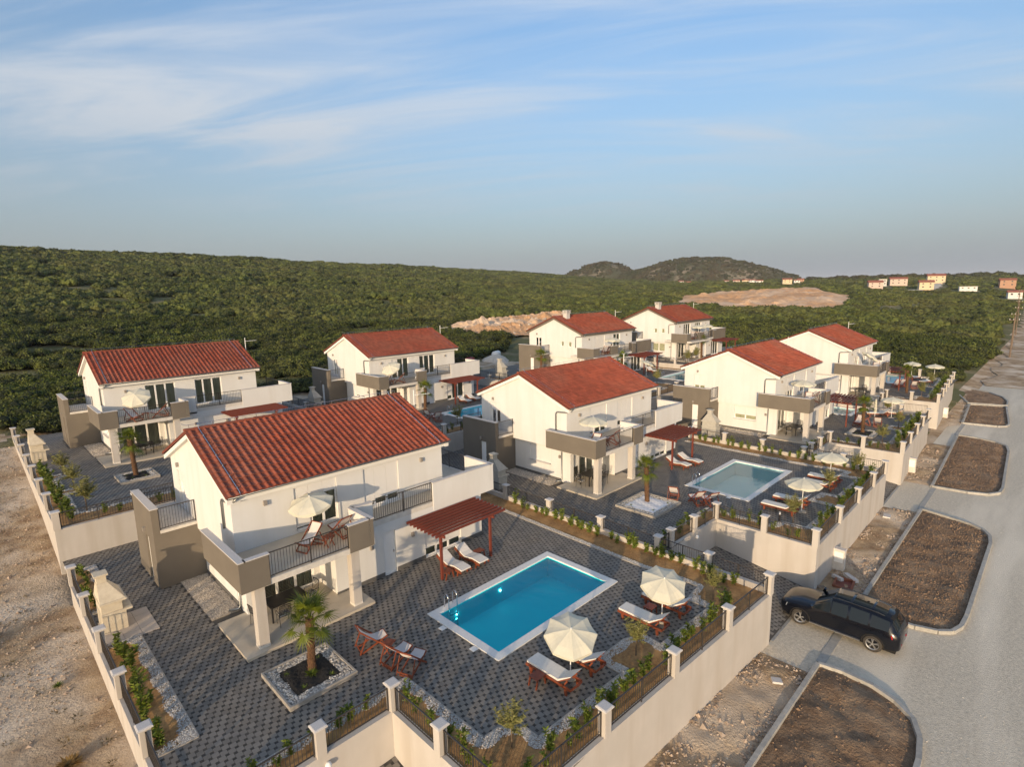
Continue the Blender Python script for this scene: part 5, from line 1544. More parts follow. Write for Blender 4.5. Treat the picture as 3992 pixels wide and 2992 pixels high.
olive('middle olive tree in the leftmost back-row garden', (3.95, 42.1, 1.7), 1.35, upright=.4)
olive('olive tree nearest the retaining wall of the leftmost back-row garden', (3.9, 37.3, 1.7), 1.45, upright=.4)
olive('olive tree by the railing past the nearest red roof', (30.6, 37.6, 1.53), 1.3, upright=.4)
olive('olive tree by the pool of the third back-row villa', (55.0, 32.0, 2.4), 1.3, upright=.4)
olive('olive tree left of the patio of the farthest back-row villa', (69.3, 35.8, 2.8), 1.4, upright=.4)
olive('olive tree right of the patio corner of the farthest back-row villa', (73.0, 36.4, 2.8), 1.4, upright=.4)
def bollard(label, loc):
    t = thing('bollard_lamp', label, 'lamp', loc, 0, 'garden bollard lamps')
    MB().tube([(0, 0, 0), (0, 0, .4)], .05, 10).build('post', 'black_metal', t)
    MB().tube([(0, 0, .402), (0, 0, .52)], .052, 10).build('diffuser', 'pvc_white', t)
bollard('black bollard lamp with white top beside the round olive tree', (31.95, 10.5, .0))
bollard('black bollard lamp behind the far parasol of the second garden', (41.2, 11.0, .0))
bollard('bollard lamp by the parasols of the farthest street-side garden', (87.4, 12.6, .5))

# gates between drive and garden
def gate(label, a, b, z):
    t = thing('garden_gate', label, 'gate', (a[0], a[1], z), math.atan2(b[1] - a[1], b[0] - a[0]))
    L = math.hypot(b[0] - a[0], b[1] - a[1])
    obj('gate_leaf', rail_mesh(L, .04, .82).mesh('gate_leaf', 'black_metal'), t)
gate('dark metal gate at the top of the drive steps by the second garden', (23.95, 13.5), (24.75, 13.46), 0)
gate('dark metal gate at the drive of the third garden', (45.2, 13.25), (46.05, 13.22), .1)
lampm = MB().lathe([(.001, .13), (.07, .11), (.1, .04), (.1, 0), (.06, -.05), (.001, -.06)], 14)
for lb, p in (('white round wall lamp on the drive wall at the bottom edge', (6.1, 14.06, -.35)), ('white round wall lamp on the gate wall of the second garden', (27.4, 13.2, -.3))):
    o = lampm.build('wall_lamp', 'pvc_white', loc=p, smooth=True); tag(o, lb, 'lamp', 'drive wall lamps')
def drive_floor(x0, x1, y0, y1, za, zb, nm='drive_paving'):
    det = LB * LB + SB * SB
    c = np.array([(x0, y0), (x1, y0), (x1, y1), (x0, y1)])
    ci = (c[:, 0] * LB - c[:, 1] * SB) / det; cj = (c[:, 0] * SB + c[:, 1] * LB) / det
    I, J = np.meshgrid(np.arange(int(ci.min()) - 2, int(ci.max()) + 2), np.arange(int(cj.min()) - 2, int(cj.max()) + 2))
    X0 = (I * LB + J * SB).ravel(); Y0 = (-I * SB + J * LB).ravel()
    cx = np.concatenate([X0 + LB / 2, X0 + LB + SB / 2]); cy = np.concatenate([Y0 + LB / 2, Y0 + LB - SB / 2])
    hs = np.concatenate([np.full(len(X0), LB / 2), np.full(len(X0), SB / 2)]) - g_
    mi = np.concatenate([np.zeros(len(X0), int), np.ones(len(X0), int)])
    ok = in_rects(cx, cy, [(x0, x1, y0, y1)], .05)
    cx, cy, hs, mi = cx[ok], cy[ok], hs[ok], mi[ok]
    zz = lambda yy: za + (zb - za) * (yy - y0) / (y1 - y0)
    sx = np.array([-1, 1, 1, -1]); sy = np.array([-1, -1, 1, 1])
    VX = cx[:, None] + sx * hs[:, None]; VY = cy[:, None] + sy * hs[:, None]
    V = np.stack([VX, VY, zz(VY)], 2).reshape(-1, 3)
    b = MB().add([(x0, y0, za - .012), (x1, y0, za - .012), (x1, y1, zb - .012), (x0, y1, zb - .012)], [(0, 1, 2, 3)])
    d = structure(nm, b.mesh(nm, 'joint_sand'))
    o = obj('paver_field', np_mesh('paver_field', V, np.arange(len(cx) * 4).reshape(-1, 4), ['paver_light', 'paver_dark'], mi), d); o['kind'] = 'stuff'
drive_floor(23.88, 29.74, 7.95, 13.3, STREET + .06, -1.6)
drive_floor(2.52, 8.37, 8.6, 14.12, STREET + .06, -1.6)
drive_floor(45.15, 50.8, 8.1, 13.1, STREET + .06, -1.6)
drive_floor(66.75, 72.7, 8.9, 13.3, STREET + .06, -1.6)

# ------------------------------------------------------------------ street
def bend(x): return max(0.0, (x - 50)) * .0445
rv, rf_ = [], []
rxs = np.arange(-30, 112.1, 2.0); rys = np.array([-40, -20, -10, -4, 0, 2, 4, 6, 7.95])
RXg, RYg = np.meshgrid(rxs, rys)
BY = np.where(RYg > 7, np.maximum(0, RXg - 50) * .0445, 0)
V = np.stack([RXg.ravel(), (RYg + BY).ravel(), np.full(RXg.size, STREET + .012)], 1)
n0 = len(rxs); ii, jj = np.meshgrid(np.arange(n0 - 1), np.arange(len(rys) - 1)); a_ = (jj * n0 + ii).ravel()
structure('gravel_road', np_mesh('gravel_road', V, np.stack([a_, a_ + 1, a_ + n0 + 1, a_ + n0], 1), ['road_gravel']))
# rough verge between the street walls and the kerb line
def bumpy(name, poly, z, amp, cell, m, seed=1, freq=1.2, parent=None, rim=.0):
    xs = [p[0] for p in poly]; ys = [p[1] for p in poly]
    gx, gy = np.arange(min(xs) - cell, max(xs) + cell, cell), np.arange(min(ys) - cell, max(ys) + cell, cell)
    Xg, Yg = np.meshgrid(gx, gy)
    D = dist_polyline(Xg.ravel(), Yg.ravel(), poly + [poly[0]]).reshape(Xg.shape)
    Zg = z + amp * np.clip(D / .8, 0, 1) * (fbm(Xg * freq, Yg * freq, 4, seed) * 1.6 - .35) + rim * np.clip(1 - D / .5, 0, 1)
    n_ = len(gx); ii, jj = np.meshgrid(np.arange(n_ - 1), np.arange(len(gy) - 1)); a = (jj * n_ + ii).ravel()
    Fc = np.stack([a, a + 1, a + n_ + 1, a + n_], 1)
    V = np.stack([Xg.ravel(), Yg.ravel(), Zg.ravel()], 1)
    c = V[Fc].mean(1)
    Fc = Fc[in_poly(c[:, 0], c[:, 1], poly)]
    used, inv = np.unique(Fc, return_inverse=True)
    me = np_mesh(name, V[used], inv.reshape(-1, 4), [m], None, True)
    return me
def scatter(poly, n, seed):
    g = np.random.default_rng(seed)
    xs = [p[0] for p in poly]; ys = [p[1] for p in poly]
    x, y = g.uniform(min(xs), max(xs), n), g.uniform(min(ys), max(ys), n)
    k = in_poly(x, y, poly)
    return x[k], y[k]
VERGES = [[(8.6, 8.7), (22.9, 8.0), (22.9, 6.0), (8.6, 6.0)], [(30.1, 7.9), (45.0, 7.95), (45.6, 5.95), (30.1, 5.95)], [(52.2, 8.0), (66.5, 8.7), (66.5, 6.7), (52.2, 6.2)], [(74, 8.85), (91, 9.8), (91, 8), (77, 7.2)]]
for i, v in enumerate(VERGES):
    vo = structure('verge', bumpy('verge', v, STREET + .022, .16, .2, 'dirt', 4 + i))
    x, y = scatter(v, [2600, 2400, 1200, 500][i], i + 40)
    k = fbm(x * .9, y * .9, 2, 8) > .45; x, y = x[k], y[k]
    stones('rubble', x, y, np.full(len(x), STREET + .07), rng.uniform(.015, .075, len(x)) * (1 + 1.2 * (rng.random(len(x)) > .93)), ['rock'], vo, .7, 5 + i)
    if i == 1:
        pass
ISL = [[(8, 5.92), (23.75, 5.89), (23.9, 5.0), (23.8, 3.9), (23.45, 3.1), (22.85, 2.45), (21.95, 2.1), (20.8, 1.95), (8, 1.9)],
       [(29.45, 5.85), (46.1, 5.85), (45.6, 4.2), (45.2, 3.0), (44.7, 2.42), (43.8, 2.0), (42.5, 1.87), (32.2, 1.9), (31.0, 1.97), (30.25, 2.2), (29.8, 2.7), (29.55, 3.5)],
       [(52.0, 6.11), (71.4, 6.76), (71.2, 5.2), (70.5, 3.7), (69.4, 2.85), (67.5, 2.6), (54.8, 2.15), (53.5, 2.25), (52.6, 2.8), (52.15, 4)],
       [(77.9, 7.1), (90.3, 7.75), (91.5, 4.3), (80.2, 3.35), (79.0, 3.5), (78.3, 4.2)],
       [(91.2, 8.0), (97, 9.6), (104.0, 11.0), (103.5, 9.0), (101.5, 6.7), (98.5, 5.1), (95.5, 4.4), (92.2, 4.3)]]
ISN = ['nearest', 'second', 'third', 'fourth', 'farthest']
_ks = MB().hexa([(-.5, -.10, -.15), (.5, -.10, -.15), (.5, .10, -.15), (-.5, .10, -.15), (-.5, -.085, .17), (.5, -.085, .17), (.5, .085, .17), (-.5, .085, .17)]).mesh('kerb_stone', 'kerb')
for i, P in enumerate(ISL):
    so = structure('soil_island', bumpy('soil_island', P, STREET + .03, .17 if i else .2, .14 if i < 3 else .25, 'island_soil', 20 + i, 1.1))
    x, y = scatter(P, [1500, 4200, 4500, 1500, 1500][i], 60 + i)
    z = STREET + .03 + .17 * np.clip(dist_polyline(x, y, P + [P[0]]) / .8, 0, 1) * (fbm(x * 1.1, y * 1.1, 4, 20 + i) * 1.6 - .35)
    stones('clods', x, y, z + .01, rng.uniform(.012, .05, len(x)) * (1 + 1.0 * (rng.random(len(x)) > .96)), ['rock_brown'], so, .8, 70 + i)
    ko = bpy.data.objects.new('kerb', None); COL.objects.link(ko); ko['kind'] = 'structure'
    ring = P + [P[0]]
    for (a, b) in zip(ring, ring[1:]):
        L = math.hypot(b[0] - a[0], b[1] - a[1]); n = max(1, int(round(L / 1.0)))
        an = math.atan2(b[1] - a[1], b[0] - a[0])
        for q in range(n):
            f = (q + .5) / n
            o = obj('kerb_stone', _ks, ko, (a[0] + (b[0] - a[0]) * f, a[1] + (b[1] - a[1]) * f, STREET + .01 + random.uniform(-.006, .006)))
            o.rotation_euler = (0, 0, an + random.uniform(-.006, .006)); o.scale = (L / n - .012, 1, 1)
fk = bpy.data.objects.new('flush_kerb', None); COL.objects.link(fk); fk['kind'] = 'structure'
for (x0, x1, y, w) in ((24.0, 29.4, 5.88, .34), (24.1, 29.7, 7.9, .13), (46.2, 51.9, 5.95, .3), (45.2, 51.0, 8.0, .13), (71.6, 77.8, 6.95, .3)):
    n = int(round((x1 - x0) / 1.35))
    for q in range(n):
        L = (x1 - x0) / n
        MB().box(x0 + q * L + .006, x0 + (q + 1) * L - .006, y - w / 2, y + w / 2, STREET - .1, STREET + .03 + random.uniform(-.004, .006)).build('kerb_stone', 'kerb', fk)

def meter_box(label, loc):
    t = thing('meter_box', label, 'meter box', loc, 0, 'white meter boxes on the street')
    MB().box(-.17, .17, -.28, .28, -.1, 1.25).build('cabinet', 'slab_edge', t)
    MB().hexa([(-.2, -.31, 1.252), (.2, -.31, 1.252), (.2, .31, 1.252), (-.2, .31, 1.252), (-.17, -.28, 1.31), (.17, -.28, 1.31), (.17, .28, 1.31), (-.17, .28, 1.31)]).build('cabinet_lid', 'cap_stone', t)
    MB().box(-.186, -.172, -.22, .22, .55, 1.15).build('cabinet_door', 'pvc_white', t)
meter_box('white meter box against the drive wall behind the black car', (33.1, 7.6, STREET))
meter_box('white meter box below the street wall of the third villa', (55.0, 7.95, STREET))
meter_box('white meter box below the street wall of the farthest villa', (79.8, 8.95, STREET))
t = thing('timber_frame', 'rusty brown rectangular frame lying on rubble behind the black car', 'frame', (31.4, 6.9, STREET + .1), .1)
for (a, b) in (((-.55, -.4), (.55, -.4)), ((.55, -.4), (.55, .4)), ((.55, .4), (-.55, .4)), ((-.55, .4), (-.55, -.4))):
    MB().beam((*a, .06), (*b, .06), .1, .16).build('board', 'terracotta', t)
MB().box(-.52, .52, -.37, .37, .0, .03).build('panel', 'wood_pergola', t)
for lb, p, s in (('grey concrete block lying in rubble beside the brown frame', (32.3, 6.8, STREET + .1), (.45, .14, .1)), ('short pale block on the frame behind the black car', (31.8, 7.3, STREET + .12), (.3, .1, .1)),
                 ('grey slab on the verge below the second street wall', (43.1, 7.3, STREET + .08), (.4, .22, .06)), ('white square slab lying on the rubble near the bottom island', (21.5, 6.75, STREET + .08), (.17, .2, .05))):
    o = MB().hexa([(-s[0], -s[1], 0), (s[0], -s[1], 0), (s[0], s[1], 0), (-s[0], s[1], 0), (-s[0] * .97, -s[1] * .95, s[2] * 1.6), (s[0] * .97, -s[1] * .95, s[2] * 1.6), (s[0] * .97, s[1] * .95, s[2] * 1.6), (-s[0] * .97, s[1] * .95, s[2] * 1.6)]).build('concrete_block', 'cap_stone', loc=p)
    o.rotation_euler = (.04, .05, random.uniform(0, 1.5)); tag(o, lb, 'block')

# ------------------------------------------------------------------ car
def car(loc, rz):
    T = thing('parked_car', 'black estate SUV with panoramic roof, nosing into the paved drive', 'car', loc, rz)
    S = [  # t, then (half width, z) from sill to roof centre
        (0.00, [(.55, .36), (.66, .45), (.70, .62), (.66, .76), (.52, .80), (.3, .81), (0, .82)]),
        (0.10, [(.72, .30), (.82, .44), (.85, .66), (.79, .83), (.62, .87), (.36, .89), (0, .90)]),
        (0.35, [(.86, .27), (.93, .45), (.94, .70), (.88, .91), (.72, .97), (.42, 1.0), (0, 1.01)]),
        (0.90, [(.90, .27), (.955, .5), (.965, .76), (.92, 1.0), (.78, 1.06), (.46, 1.09), (0, 1.11)]),
        (1.35, [(.90, .27), (.955, .5), (.965, .80), (.93, 1.05), (.82, 1.10), (.5, 1.14), (0, 1.16)]),
        (1.48, [(.90, .27), (.955, .5), (.965, .81), (.935, 1.06), (.84, 1.12), (.55, 1.18), (0, 1.21)]),
        (2.18, [(.90, .27), (.955, .5), (.965, .83), (.94, 1.09), (.74, 1.58), (.62, 1.66), (0, 1.705)]),
        (2.22, [(.90, .27), (.955, .5), (.965, .83), (.94, 1.09), (.74, 1.59), (.62, 1.67), (0, 1.715)]),
        (2.84, [(.90, .27), (.955, .5), (.965, .84), (.945, 1.11), (.735, 1.635), (.62, 1.71), (0, 1.755)]),
        (2.94, [(.90, .27), (.955, .5), (.965, .84), (.945, 1.11), (.735, 1.635), (.62, 1.71), (0, 1.755)]),
        (3.66, [(.90, .27), (.955, .5), (.965, .85), (.945, 1.13), (.725, 1.61), (.60, 1.69), (0, 1.735)]),
        (3.74, [(.90, .27), (.955, .5), (.965, .85), (.945, 1.13), (.72, 1.60), (.60, 1.685), (0, 1.73)]),
        (4.22, [(.90, .29), (.95, .5), (.96, .86), (.935, 1.15), (.70, 1.54), (.58, 1.63), (0, 1.67)]),
        (4.42, [(.88, .31), (.94, .5), (.95, .86), (.92, 1.15), (.68, 1.50), (.56, 1.59), (0, 1.63)]),
        (4.50, [(.88, .31), (.935, .5), (.945, .86), (.915, 1.15), (.69, 1.45), (.56, 1.53), (0, 1.56)]),
        (4.72, [(.84, .34), (.91, .5), (.92, .86), (.90, 1.08), (.80, 1.13), (.55, 1.15), (0, 1.16)]),
        (4.82, [(.76, .37), (.86, .5), (.88, .80), (.85, .98), (.75, 1.02), (.5, 1.04), (0, 1.05)]),
        (4.86, [(.66, .42), (.76, .52), (.78, .74), (.74, .86), (.62, .88), (.4, .89), (0, .9)])]
    body = MB(); pan = {}
    def rowpts(i, sgn): return [(2.425 - S[i][0], sgn * w, z) for w, z in S[i][1]]
    for sgn in (1, -1):
        for i in range(len(S) - 1):
            A, B = rowpts(i, sgn), rowpts(i + 1, sgn)
            t0, t1 = S[i][0], S[i + 1][0]
            for j in range(6):
                q = [A[j], B[j], B[j + 1], A[j + 1]]
                key = None
                if j == 3 and t0 >= 1.48 and t1 <= 4.43 and (t0, t1) not in ((2.84, 2.94), (3.66, 3.74), (2.18, 2.22)): key = ('side_window', sgn, 0 if t1 <= 2.85 else 1 if t1 <= 3.67 else 2)
                if j in (4, 5) and (t0, t1) == (1.48, 2.18): key = ('windshield', 0, 0)
                if j in (4, 5) and (t0, t1) == (4.50, 4.72): key = ('rear_window', 0, 0)
                if j == 5 and t0 >= 2.22 and t1 <= 4.22 and (t0, t1) not in ((2.84, 2.94), (3.66, 3.74)): key = ('roof_glass', 0, 0 if t1 < 2.9 else 1)
                (body if key is None else pan.setdefault(key, MB())).add(q, [(0, 1, 2, 3)])
    for e in (0, len(S) - 1):
        A = rowpts(e, 1); B = rowpts(e, -1)
        for j in range(6): body.add([A[j], A[j + 1], B[j + 1], B[j]], [(0, 1, 2, 3)])
    bo = body.build('body', 'car_paint', T, smooth=True)
    bm = bmesh.new(); bm.from_mesh(bo.data); bmesh.ops.remove_doubles(bm, verts=bm.verts, dist=.002); bmesh.ops.recalc_face_normals(bm, faces=bm.faces); bm.to_mesh(bo.data); bm.free()
    for (nm, a, b), m in pan.items():
        o = m.build(nm, 'car_glass', T, smooth=True)
        bm = bmesh.new(); bm.from_mesh(o.data); bmesh.ops.remove_doubles(bm, verts=bm.verts, dist=.002); bm.to_mesh(o.data); bm.free()
    MB().box(-2.3, 2.25, -.86, .86, .22, .36).build('underbody', 'soot', T)
    for s in (1, -1):
        for X, st in ((1.475, R(14)), (-1.475, 0)):
            w = bpy.data.objects.new('wheel', None); COL.objects.link(w); w.parent = T; w.location = (X, s * .86, .375); w.rotation_euler = (0, 0, st)
            ty = MB(); n = 28; prof = [(.25, .11), (.34, .125), (.372, .09), (.375, -.05), (.36, -.12), (.25, -.12)]
            vs = []; 
            for (r_, yo) in prof:
                for k in range(n): vs.append((r_ * math.cos(6.2832 * k / n), s * yo, r_ * math.sin(6.2832 * k / n)))
            fs = []; ms = []
            for i in range(len(prof) - 1):
                for k in range(n): fs.append((i * n + k, i * n + (k + 1) % n, (i + 1) * n + (k + 1) % n, (i + 1) * n + k)); ms.append(1 if i == 2 else 0)
            ty.v, ty.f, ty.m = vs, fs, ms
            ty.build('tyre', ['tyre', 'tyre_dusty'], w, smooth=True)
            rm = MB()
            rm.tube([(0, s * .085, 0), (0, s * .115, 0)], .055, 10)
            for k in range(5):
                a = 6.2832 * k / 5 + .3
                for da in (-.13, .13):
                    rm.beam((.04 * math.cos(a), s * .10, .04 * math.sin(a)), (.235 * math.cos(a + da), s * .095, .235 * math.sin(a + da)), .028, .035, (0, 1, 0))
            o = len(rm.v)
            for (r_, yo) in ((.255, .118), (.225, .095)):
                for k in range(n): rm.v.append((r_ * math.cos(6.2832 * k / n), s * yo, r_ * math.sin(6.2832 * k / n)))
            for k in range(n): rm.f.append((o + k, o + (k + 1) % n, o + n + (k + 1) % n, o + n + k)); rm.m.append(0)
            rm.build('rim', 'alloy', w)
            MB().tube([(0, s * .03, 0), (0, s * .05, 0)], .25, 20).build('brake_disc', 'soot', w)
            ar = MB(); pts = []
            for k in range(13):
                a = math.pi * (k / 12) * 1.12 - .19
                pts.append((X + .425 * math.cos(a), s * .955, .375 + .425 * math.sin(a)))
            ar.tube(pts, .03, 6); ar.build('wheel_arch', 'soot', T, smooth=True)
        hl = MB().hexa([(2.27, s * .58, .66), (2.02, s * .90, .70), (2.02, s * .88, .86), (2.24, s * .58, .80), (2.36, s * .60, .67), (2.12, s * .935, .71), (2.08, s * .91, .86), (2.31, s * .60, .81)]); hl.build('headlight', 'headlamp', T)
        tl = MB().hexa([(-2.30, s * .60, .84), (-2.05, s * .90, .88), (-2.05, s * .88, 1.06), (-2.28, s * .60, 1.03), (-2.44, s * .62, .84), (-2.16, s * .95, .88), (-2.12, s * .945, 1.05), (-2.40, s * .62, 1.02)]); tl.build('taillight', 'tail_red', T)
        MB().hexa([(-2.40, s * .45, .50), (-2.33, s * .80, .50), (-2.33, s * .80, .56), (-2.40, s * .45, .56), (-2.455, s * .45, .50), (-2.40, s * .84, .50), (-2.40, s * .84, .56), (-2.455, s * .45, .56)]).build('reflector', 'tail_red', T)
        MB().hexa([(.92, s * .93, 1.04), (1.08, s * .93, 1.04), (1.08, s * 1.11, 1.06), (.98, s * 1.12, 1.06), (.92, s * .93, 1.18), (1.02, s * .93, 1.20), (1.02, s * 1.10, 1.21), (.96, s * 1.11, 1.20)]).build('wing_mirror', 'car_paint', T)
        MB().beam((1.05, s * .965, .33), (-1.0, s * .965, .33), .10, .035).build('side_step', 'alloy', T)
        for X in (.15, -.75): MB().beam((X, s * .972, .93), (X - .17, s * .972, .935), .03, .025).build('door_handle', 'car_paint', T)
        MB().tube([(.25, s * .60, 1.70), (0, s * .60, 1.745), (-1.5, s * .59, 1.71), (-1.75, s * .58, 1.66)], .018, 6).build('roof_rail', 'black_metal', T)
    MB().hexa([(-.9, -.03, 1.72), (-1.05, -.03, 1.71), (-1.05, .03, 1.71), (-.9, .03, 1.72), (-1.02, -.01, 1.80), (-1.06, -.01, 1.80), (-1.06, .01, 1.80), (-1.02, .01, 1.80)]).build('roof_fin', 'car_paint', T)
    MB().hexa([(-1.96, -.52, 1.57), (-2.09, -.50, 1.53), (-2.09, .50, 1.53), (-1.96, .52, 1.57), (-1.97, -.52, 1.622), (-2.12, -.50, 1.565), (-2.12, .50, 1.565), (-1.97, .52, 1.622)]).build('rear_spoiler', 'soot', T)
    for s in (1, -1): MB().box(2.30, 2.44, s * .06 if s > 0 else -.30, .30 if s > 0 else -.06, .68, .80).build('grille', 'alloy', T)
car((27.25, 5.98, STREET + .02), R(90))

x = rng.uniform(14, 60, 9000); y = rng.uniform(-12, 7.9, 9000)
k = (rng.random(9000) < np.clip(18 / np.hypot(x, y) ** 1.0 * .9, 0, 1)) & (fbm(x * .5, y * .5, 3, 15) > .40)
for P in ISL: k &= ~in_poly(x, y, P)
x, y = x[k], y[k]
o = stones('road_pebbles', x, y, np.full(len(x), STREET + .016), rng.uniform(.008, .028, len(x)), ['gravel_warm'], None, .6, 17)
tag(o, 'loose pale pebbles on the gravel street', 'pebbles')

# ------------------------------------------------------------------ bare dirt at the left
dp = [(-9, 8), (2.2, 14.5), (2.2, 34), (2.2, 60), (-9, 60)]
x, y = scatter(dp, 16000, 91)
k = fbm(x * .35, y * .35, 3, 12) > .44; x, y = x[k], y[k]
o = stones('pebbles', x, y, nat_h(x, y) + .01, rng.uniform(.012, .05, len(x)) * (1 + 1.3 * (rng.random(len(x)) > .95)), ['rock'], None, .7, 92)
tag(o, 'scattered pebbles and small stones on the bare dirt', 'stones')
x = rng.normal(1.2, .5, 420); y = rng.uniform(13, 19.5, 420); k = x < 2.15; x, y = x[k], y[k]
o = stones('rubble', x, y, nat_h(x, y) + .03, rng.uniform(.03, .13, len(x)), ['rock'], None, .75, 93)
tag(o, 'heap of broken stones at the foot of the left wall', 'rubble')
for lb, p, s, n in (('dry golden grass tuft on the dirt, upper of two by the wall', (.75, 20.9), .33, 220), ('dry golden grass tuft on the dirt, lower of two by the wall', (.35, 19.1), .25, 170),
                    ('dry brown shrub on the dirt at the left edge', (-2.6, 26.5), .5, 260), ('dark brown weeds on the dirt near the left edge', (-1.9, 30.2), .55, 260), ('small green weed growing at the wall foot', (1.0, 25.6), .18, 90)):
    ground_tuft(lb, (p[0], p[1], float(nat_h(p[0], p[1]))), n, s, 'dry_grass' if 'green' not in lb else 'leaf_laurel', 'grass_tuft', 'grass')
x, y = scatter(dp, 1500, 191)
k = fbm(x * .28 + 9, y * .28, 4, 52) > .49; x, y = x[k][:600], y[k][:600]
wd = MB(); rr = random.Random(3)
for px, py in zip(x, y):
    pz = float(nat_h(px, py)); s_ = rr.uniform(.06, .2)
    for i in range(16):
        an = rr.uniform(0, 6.28)
        leafblade(wd, (px + math.cos(an) * s_ * .5, py + math.sin(an) * s_ * .5, pz), (math.cos(an), math.sin(an), rr.uniform(.3, 1.6)), (0, 0, 1), s_ * rr.uniform(.6, 1.2), s_ * .22, .3, 1)
o = wd.build('dry_weeds', 'weed'); o['kind'] = 'stuff'; tag(o, 'low dry brown weeds scattered over the bare dirt', 'weeds')
bag = MB()
for k in range(10):
    a = 6.283 * k / 10
    bag.add([(math.cos(a) * .3, math.sin(a) * .18, 0), (math.cos(a + .628) * .3, math.sin(a + .628) * .18, 0), (math.cos(a + .628) * .18, math.sin(a + .628) * .1, .12 + .05 * math.sin(k * 2.3)), (math.cos(a) * .18, math.sin(a) * .1, .12 + .05 * math.sin(k * 2.3 - 2.3))], [(0, 1, 2, 3)])
    bag.add([(math.cos(a) * .18, math.sin(a) * .1, .12 + .05 * math.sin(k * 2.3 - 2.3)), (math.cos(a + .628) * .18, math.sin(a + .628) * .1, .12 + .05 * math.sin(k * 2.3)), (0, 0, .15)], [(0, 1, 2)])
o = bag.build('plastic_bag', 'sheet_white', loc=(-1.3, 33.8, float(nat_h(-1.3, 33.8)))); o.rotation_euler = (0, 0, .8); tag(o, 'white plastic scrap lying on the bare dirt at the left', 'litter')

# ------------------------------------------------------------------ excavated earth, tracks, far road
def draped(name, poly, amp, cell, m, seed, freq, edge=6.0, lift=.15):
    xs = [p[0] for p in poly]; ys = [p[1] for p in poly]
    gx, gy = np.arange(min(xs) - cell, max(xs) + cell, cell), np.arange(min(ys) - cell, max(ys) + cell, cell)
    Xg, Yg = np.meshgrid(gx, gy)
    D = dist_polyline(Xg.ravel(), Yg.ravel(), poly + [poly[0]]).reshape(Xg.shape)
    r = fbm(Xg * freq, Yg * freq, 5, seed)
    Zg = ground_h(Xg, Yg) + lift + amp * np.clip(D / edge, 0, 1) * (np.abs(r - .5) * 2.4 + .25 * np.floor(r * 6) / 3)
    n_ = len(gx); ii, jj = np.meshgrid(np.arange(n_ - 1), np.arange(len(gy) - 1)); a = (jj * n_ + ii).ravel()
    Fc = np.stack([a, a + 1, a + n_ + 1, a + n_], 1); V = np.stack([Xg.ravel(), Yg.ravel(), Zg.ravel()], 1); c = V[Fc].mean(1)
    Fc = Fc[in_poly(c[:, 0] + (fbm(c[:, 0] / 5, c[:, 1] / 5, 2, 4) - .5) * 6, c[:, 1] + (fbm(c[:, 0] / 5, c[:, 1] / 5, 2, 9) - .5) * 6, poly)]
    used, inv = np.unique(Fc, return_inverse=True)
    return structure(name, np_mesh(name, V[used], inv.reshape(-1, 4), [m], None, False))
QUARRY = [(268, 146), (330, 176), (430, 190), (520, 200), (500, 150), (430, 118), (360, 88), (300, 74), (236, 68), (250, 100)]
HEAP = [(80, 92), (92, 118), (112, 128), (135, 136), (165, 138), (158, 124), (130, 108), (112, 96), (96, 84)]
draped('excavated_earth', QUARRY, 2.0, 1.8, 'earth_orange', 31, 1 / 7, 9, .8)
draped('rubble_heap', HEAP, 2.6, .7, 'earth_orange', 33, 1 / 5, 6, .35)
x, y = scatter(HEAP, 500, 44)
d = dist_polyline(x, y, HEAP + [HEAP[0]]); k = d > 2; x, y = x[k], y[k]
r_ = fbm(x / 5, y / 5, 5, 33)
o = stones('boulders', x, y, ground_h(x, y) + .3 + 2.6 * np.clip(d[k] / 6, 0, 1) * (np.abs(r_ - .5) * 2.4 + .25 * np.floor(r_ * 6) / 3), rng.uniform(.12, .45, len(x)), ['sand_pile'], None, .75, 45)
tag(o, 'broken pale rocks on the orange rubble heap behind the back row', 'rocks')
TRACK = [(-60, 116), (10, 118), (53, 120), (102, 131), (151, 141), (252, 150), (275, 148)]
def ribbon(name, pts, w, m, lift=.12, step=4.0):
    P = []
    for (a, b) in zip(pts, pts[1:]):
        n = max(1, int(math.hypot(b[0] - a[0], b[1] - a[1]) / step))
        P += [(a[0] + (b[0] - a[0]) * i / n, a[1] + (b[1] - a[1]) * i / n) for i in range(n)]
    P.append(pts[-1]); P = np.array(P)
    T_ = np.gradient(P, axis=0); T_ /= np.linalg.norm(T_, axis=1)[:, None]
    Nn = np.stack([-T_[:, 1], T_[:, 0]], 1)
    ww = w / 2 * (1 + .25 * np.sin(np.arange(len(P)) * 1.7))[:, None]
    cols = [P + Nn * ww * q for q in (-1, -.33, .33, 1)]
    V = np.concatenate([np.column_stack([c, ground_h(c[:, 0], c[:, 1]) + lift]) for c in cols]); n = len(P)
    Fc = np.concatenate([np.stack([np.arange(n - 1) + k * n, np.arange(n - 1) + k * n + 1, np.arange(n - 1) + (k + 1) * n + 1, np.arange(n - 1) + (k + 1) * n], 1) for k in range(3)])
    return structure(name, np_mesh(name, V, Fc, [m], None, True))
ribbon('dirt_track', TRACK, 5.0, 'dirt')
ribbon('dirt_road', [(108, 4.5), (130, 4.9), (170, 5.6), (260, 8), (400, 13), (620, 24), (900, 40)], 6.5, 'dirt', .10)
ribbon('far_road', [(520, 92), (560, 84), (600, 84), (660, 92), (760, 110)], 9, 'road_gravel', .6)
x, y = rng.normal(0, 1, 2), 0
sp_ = MB()
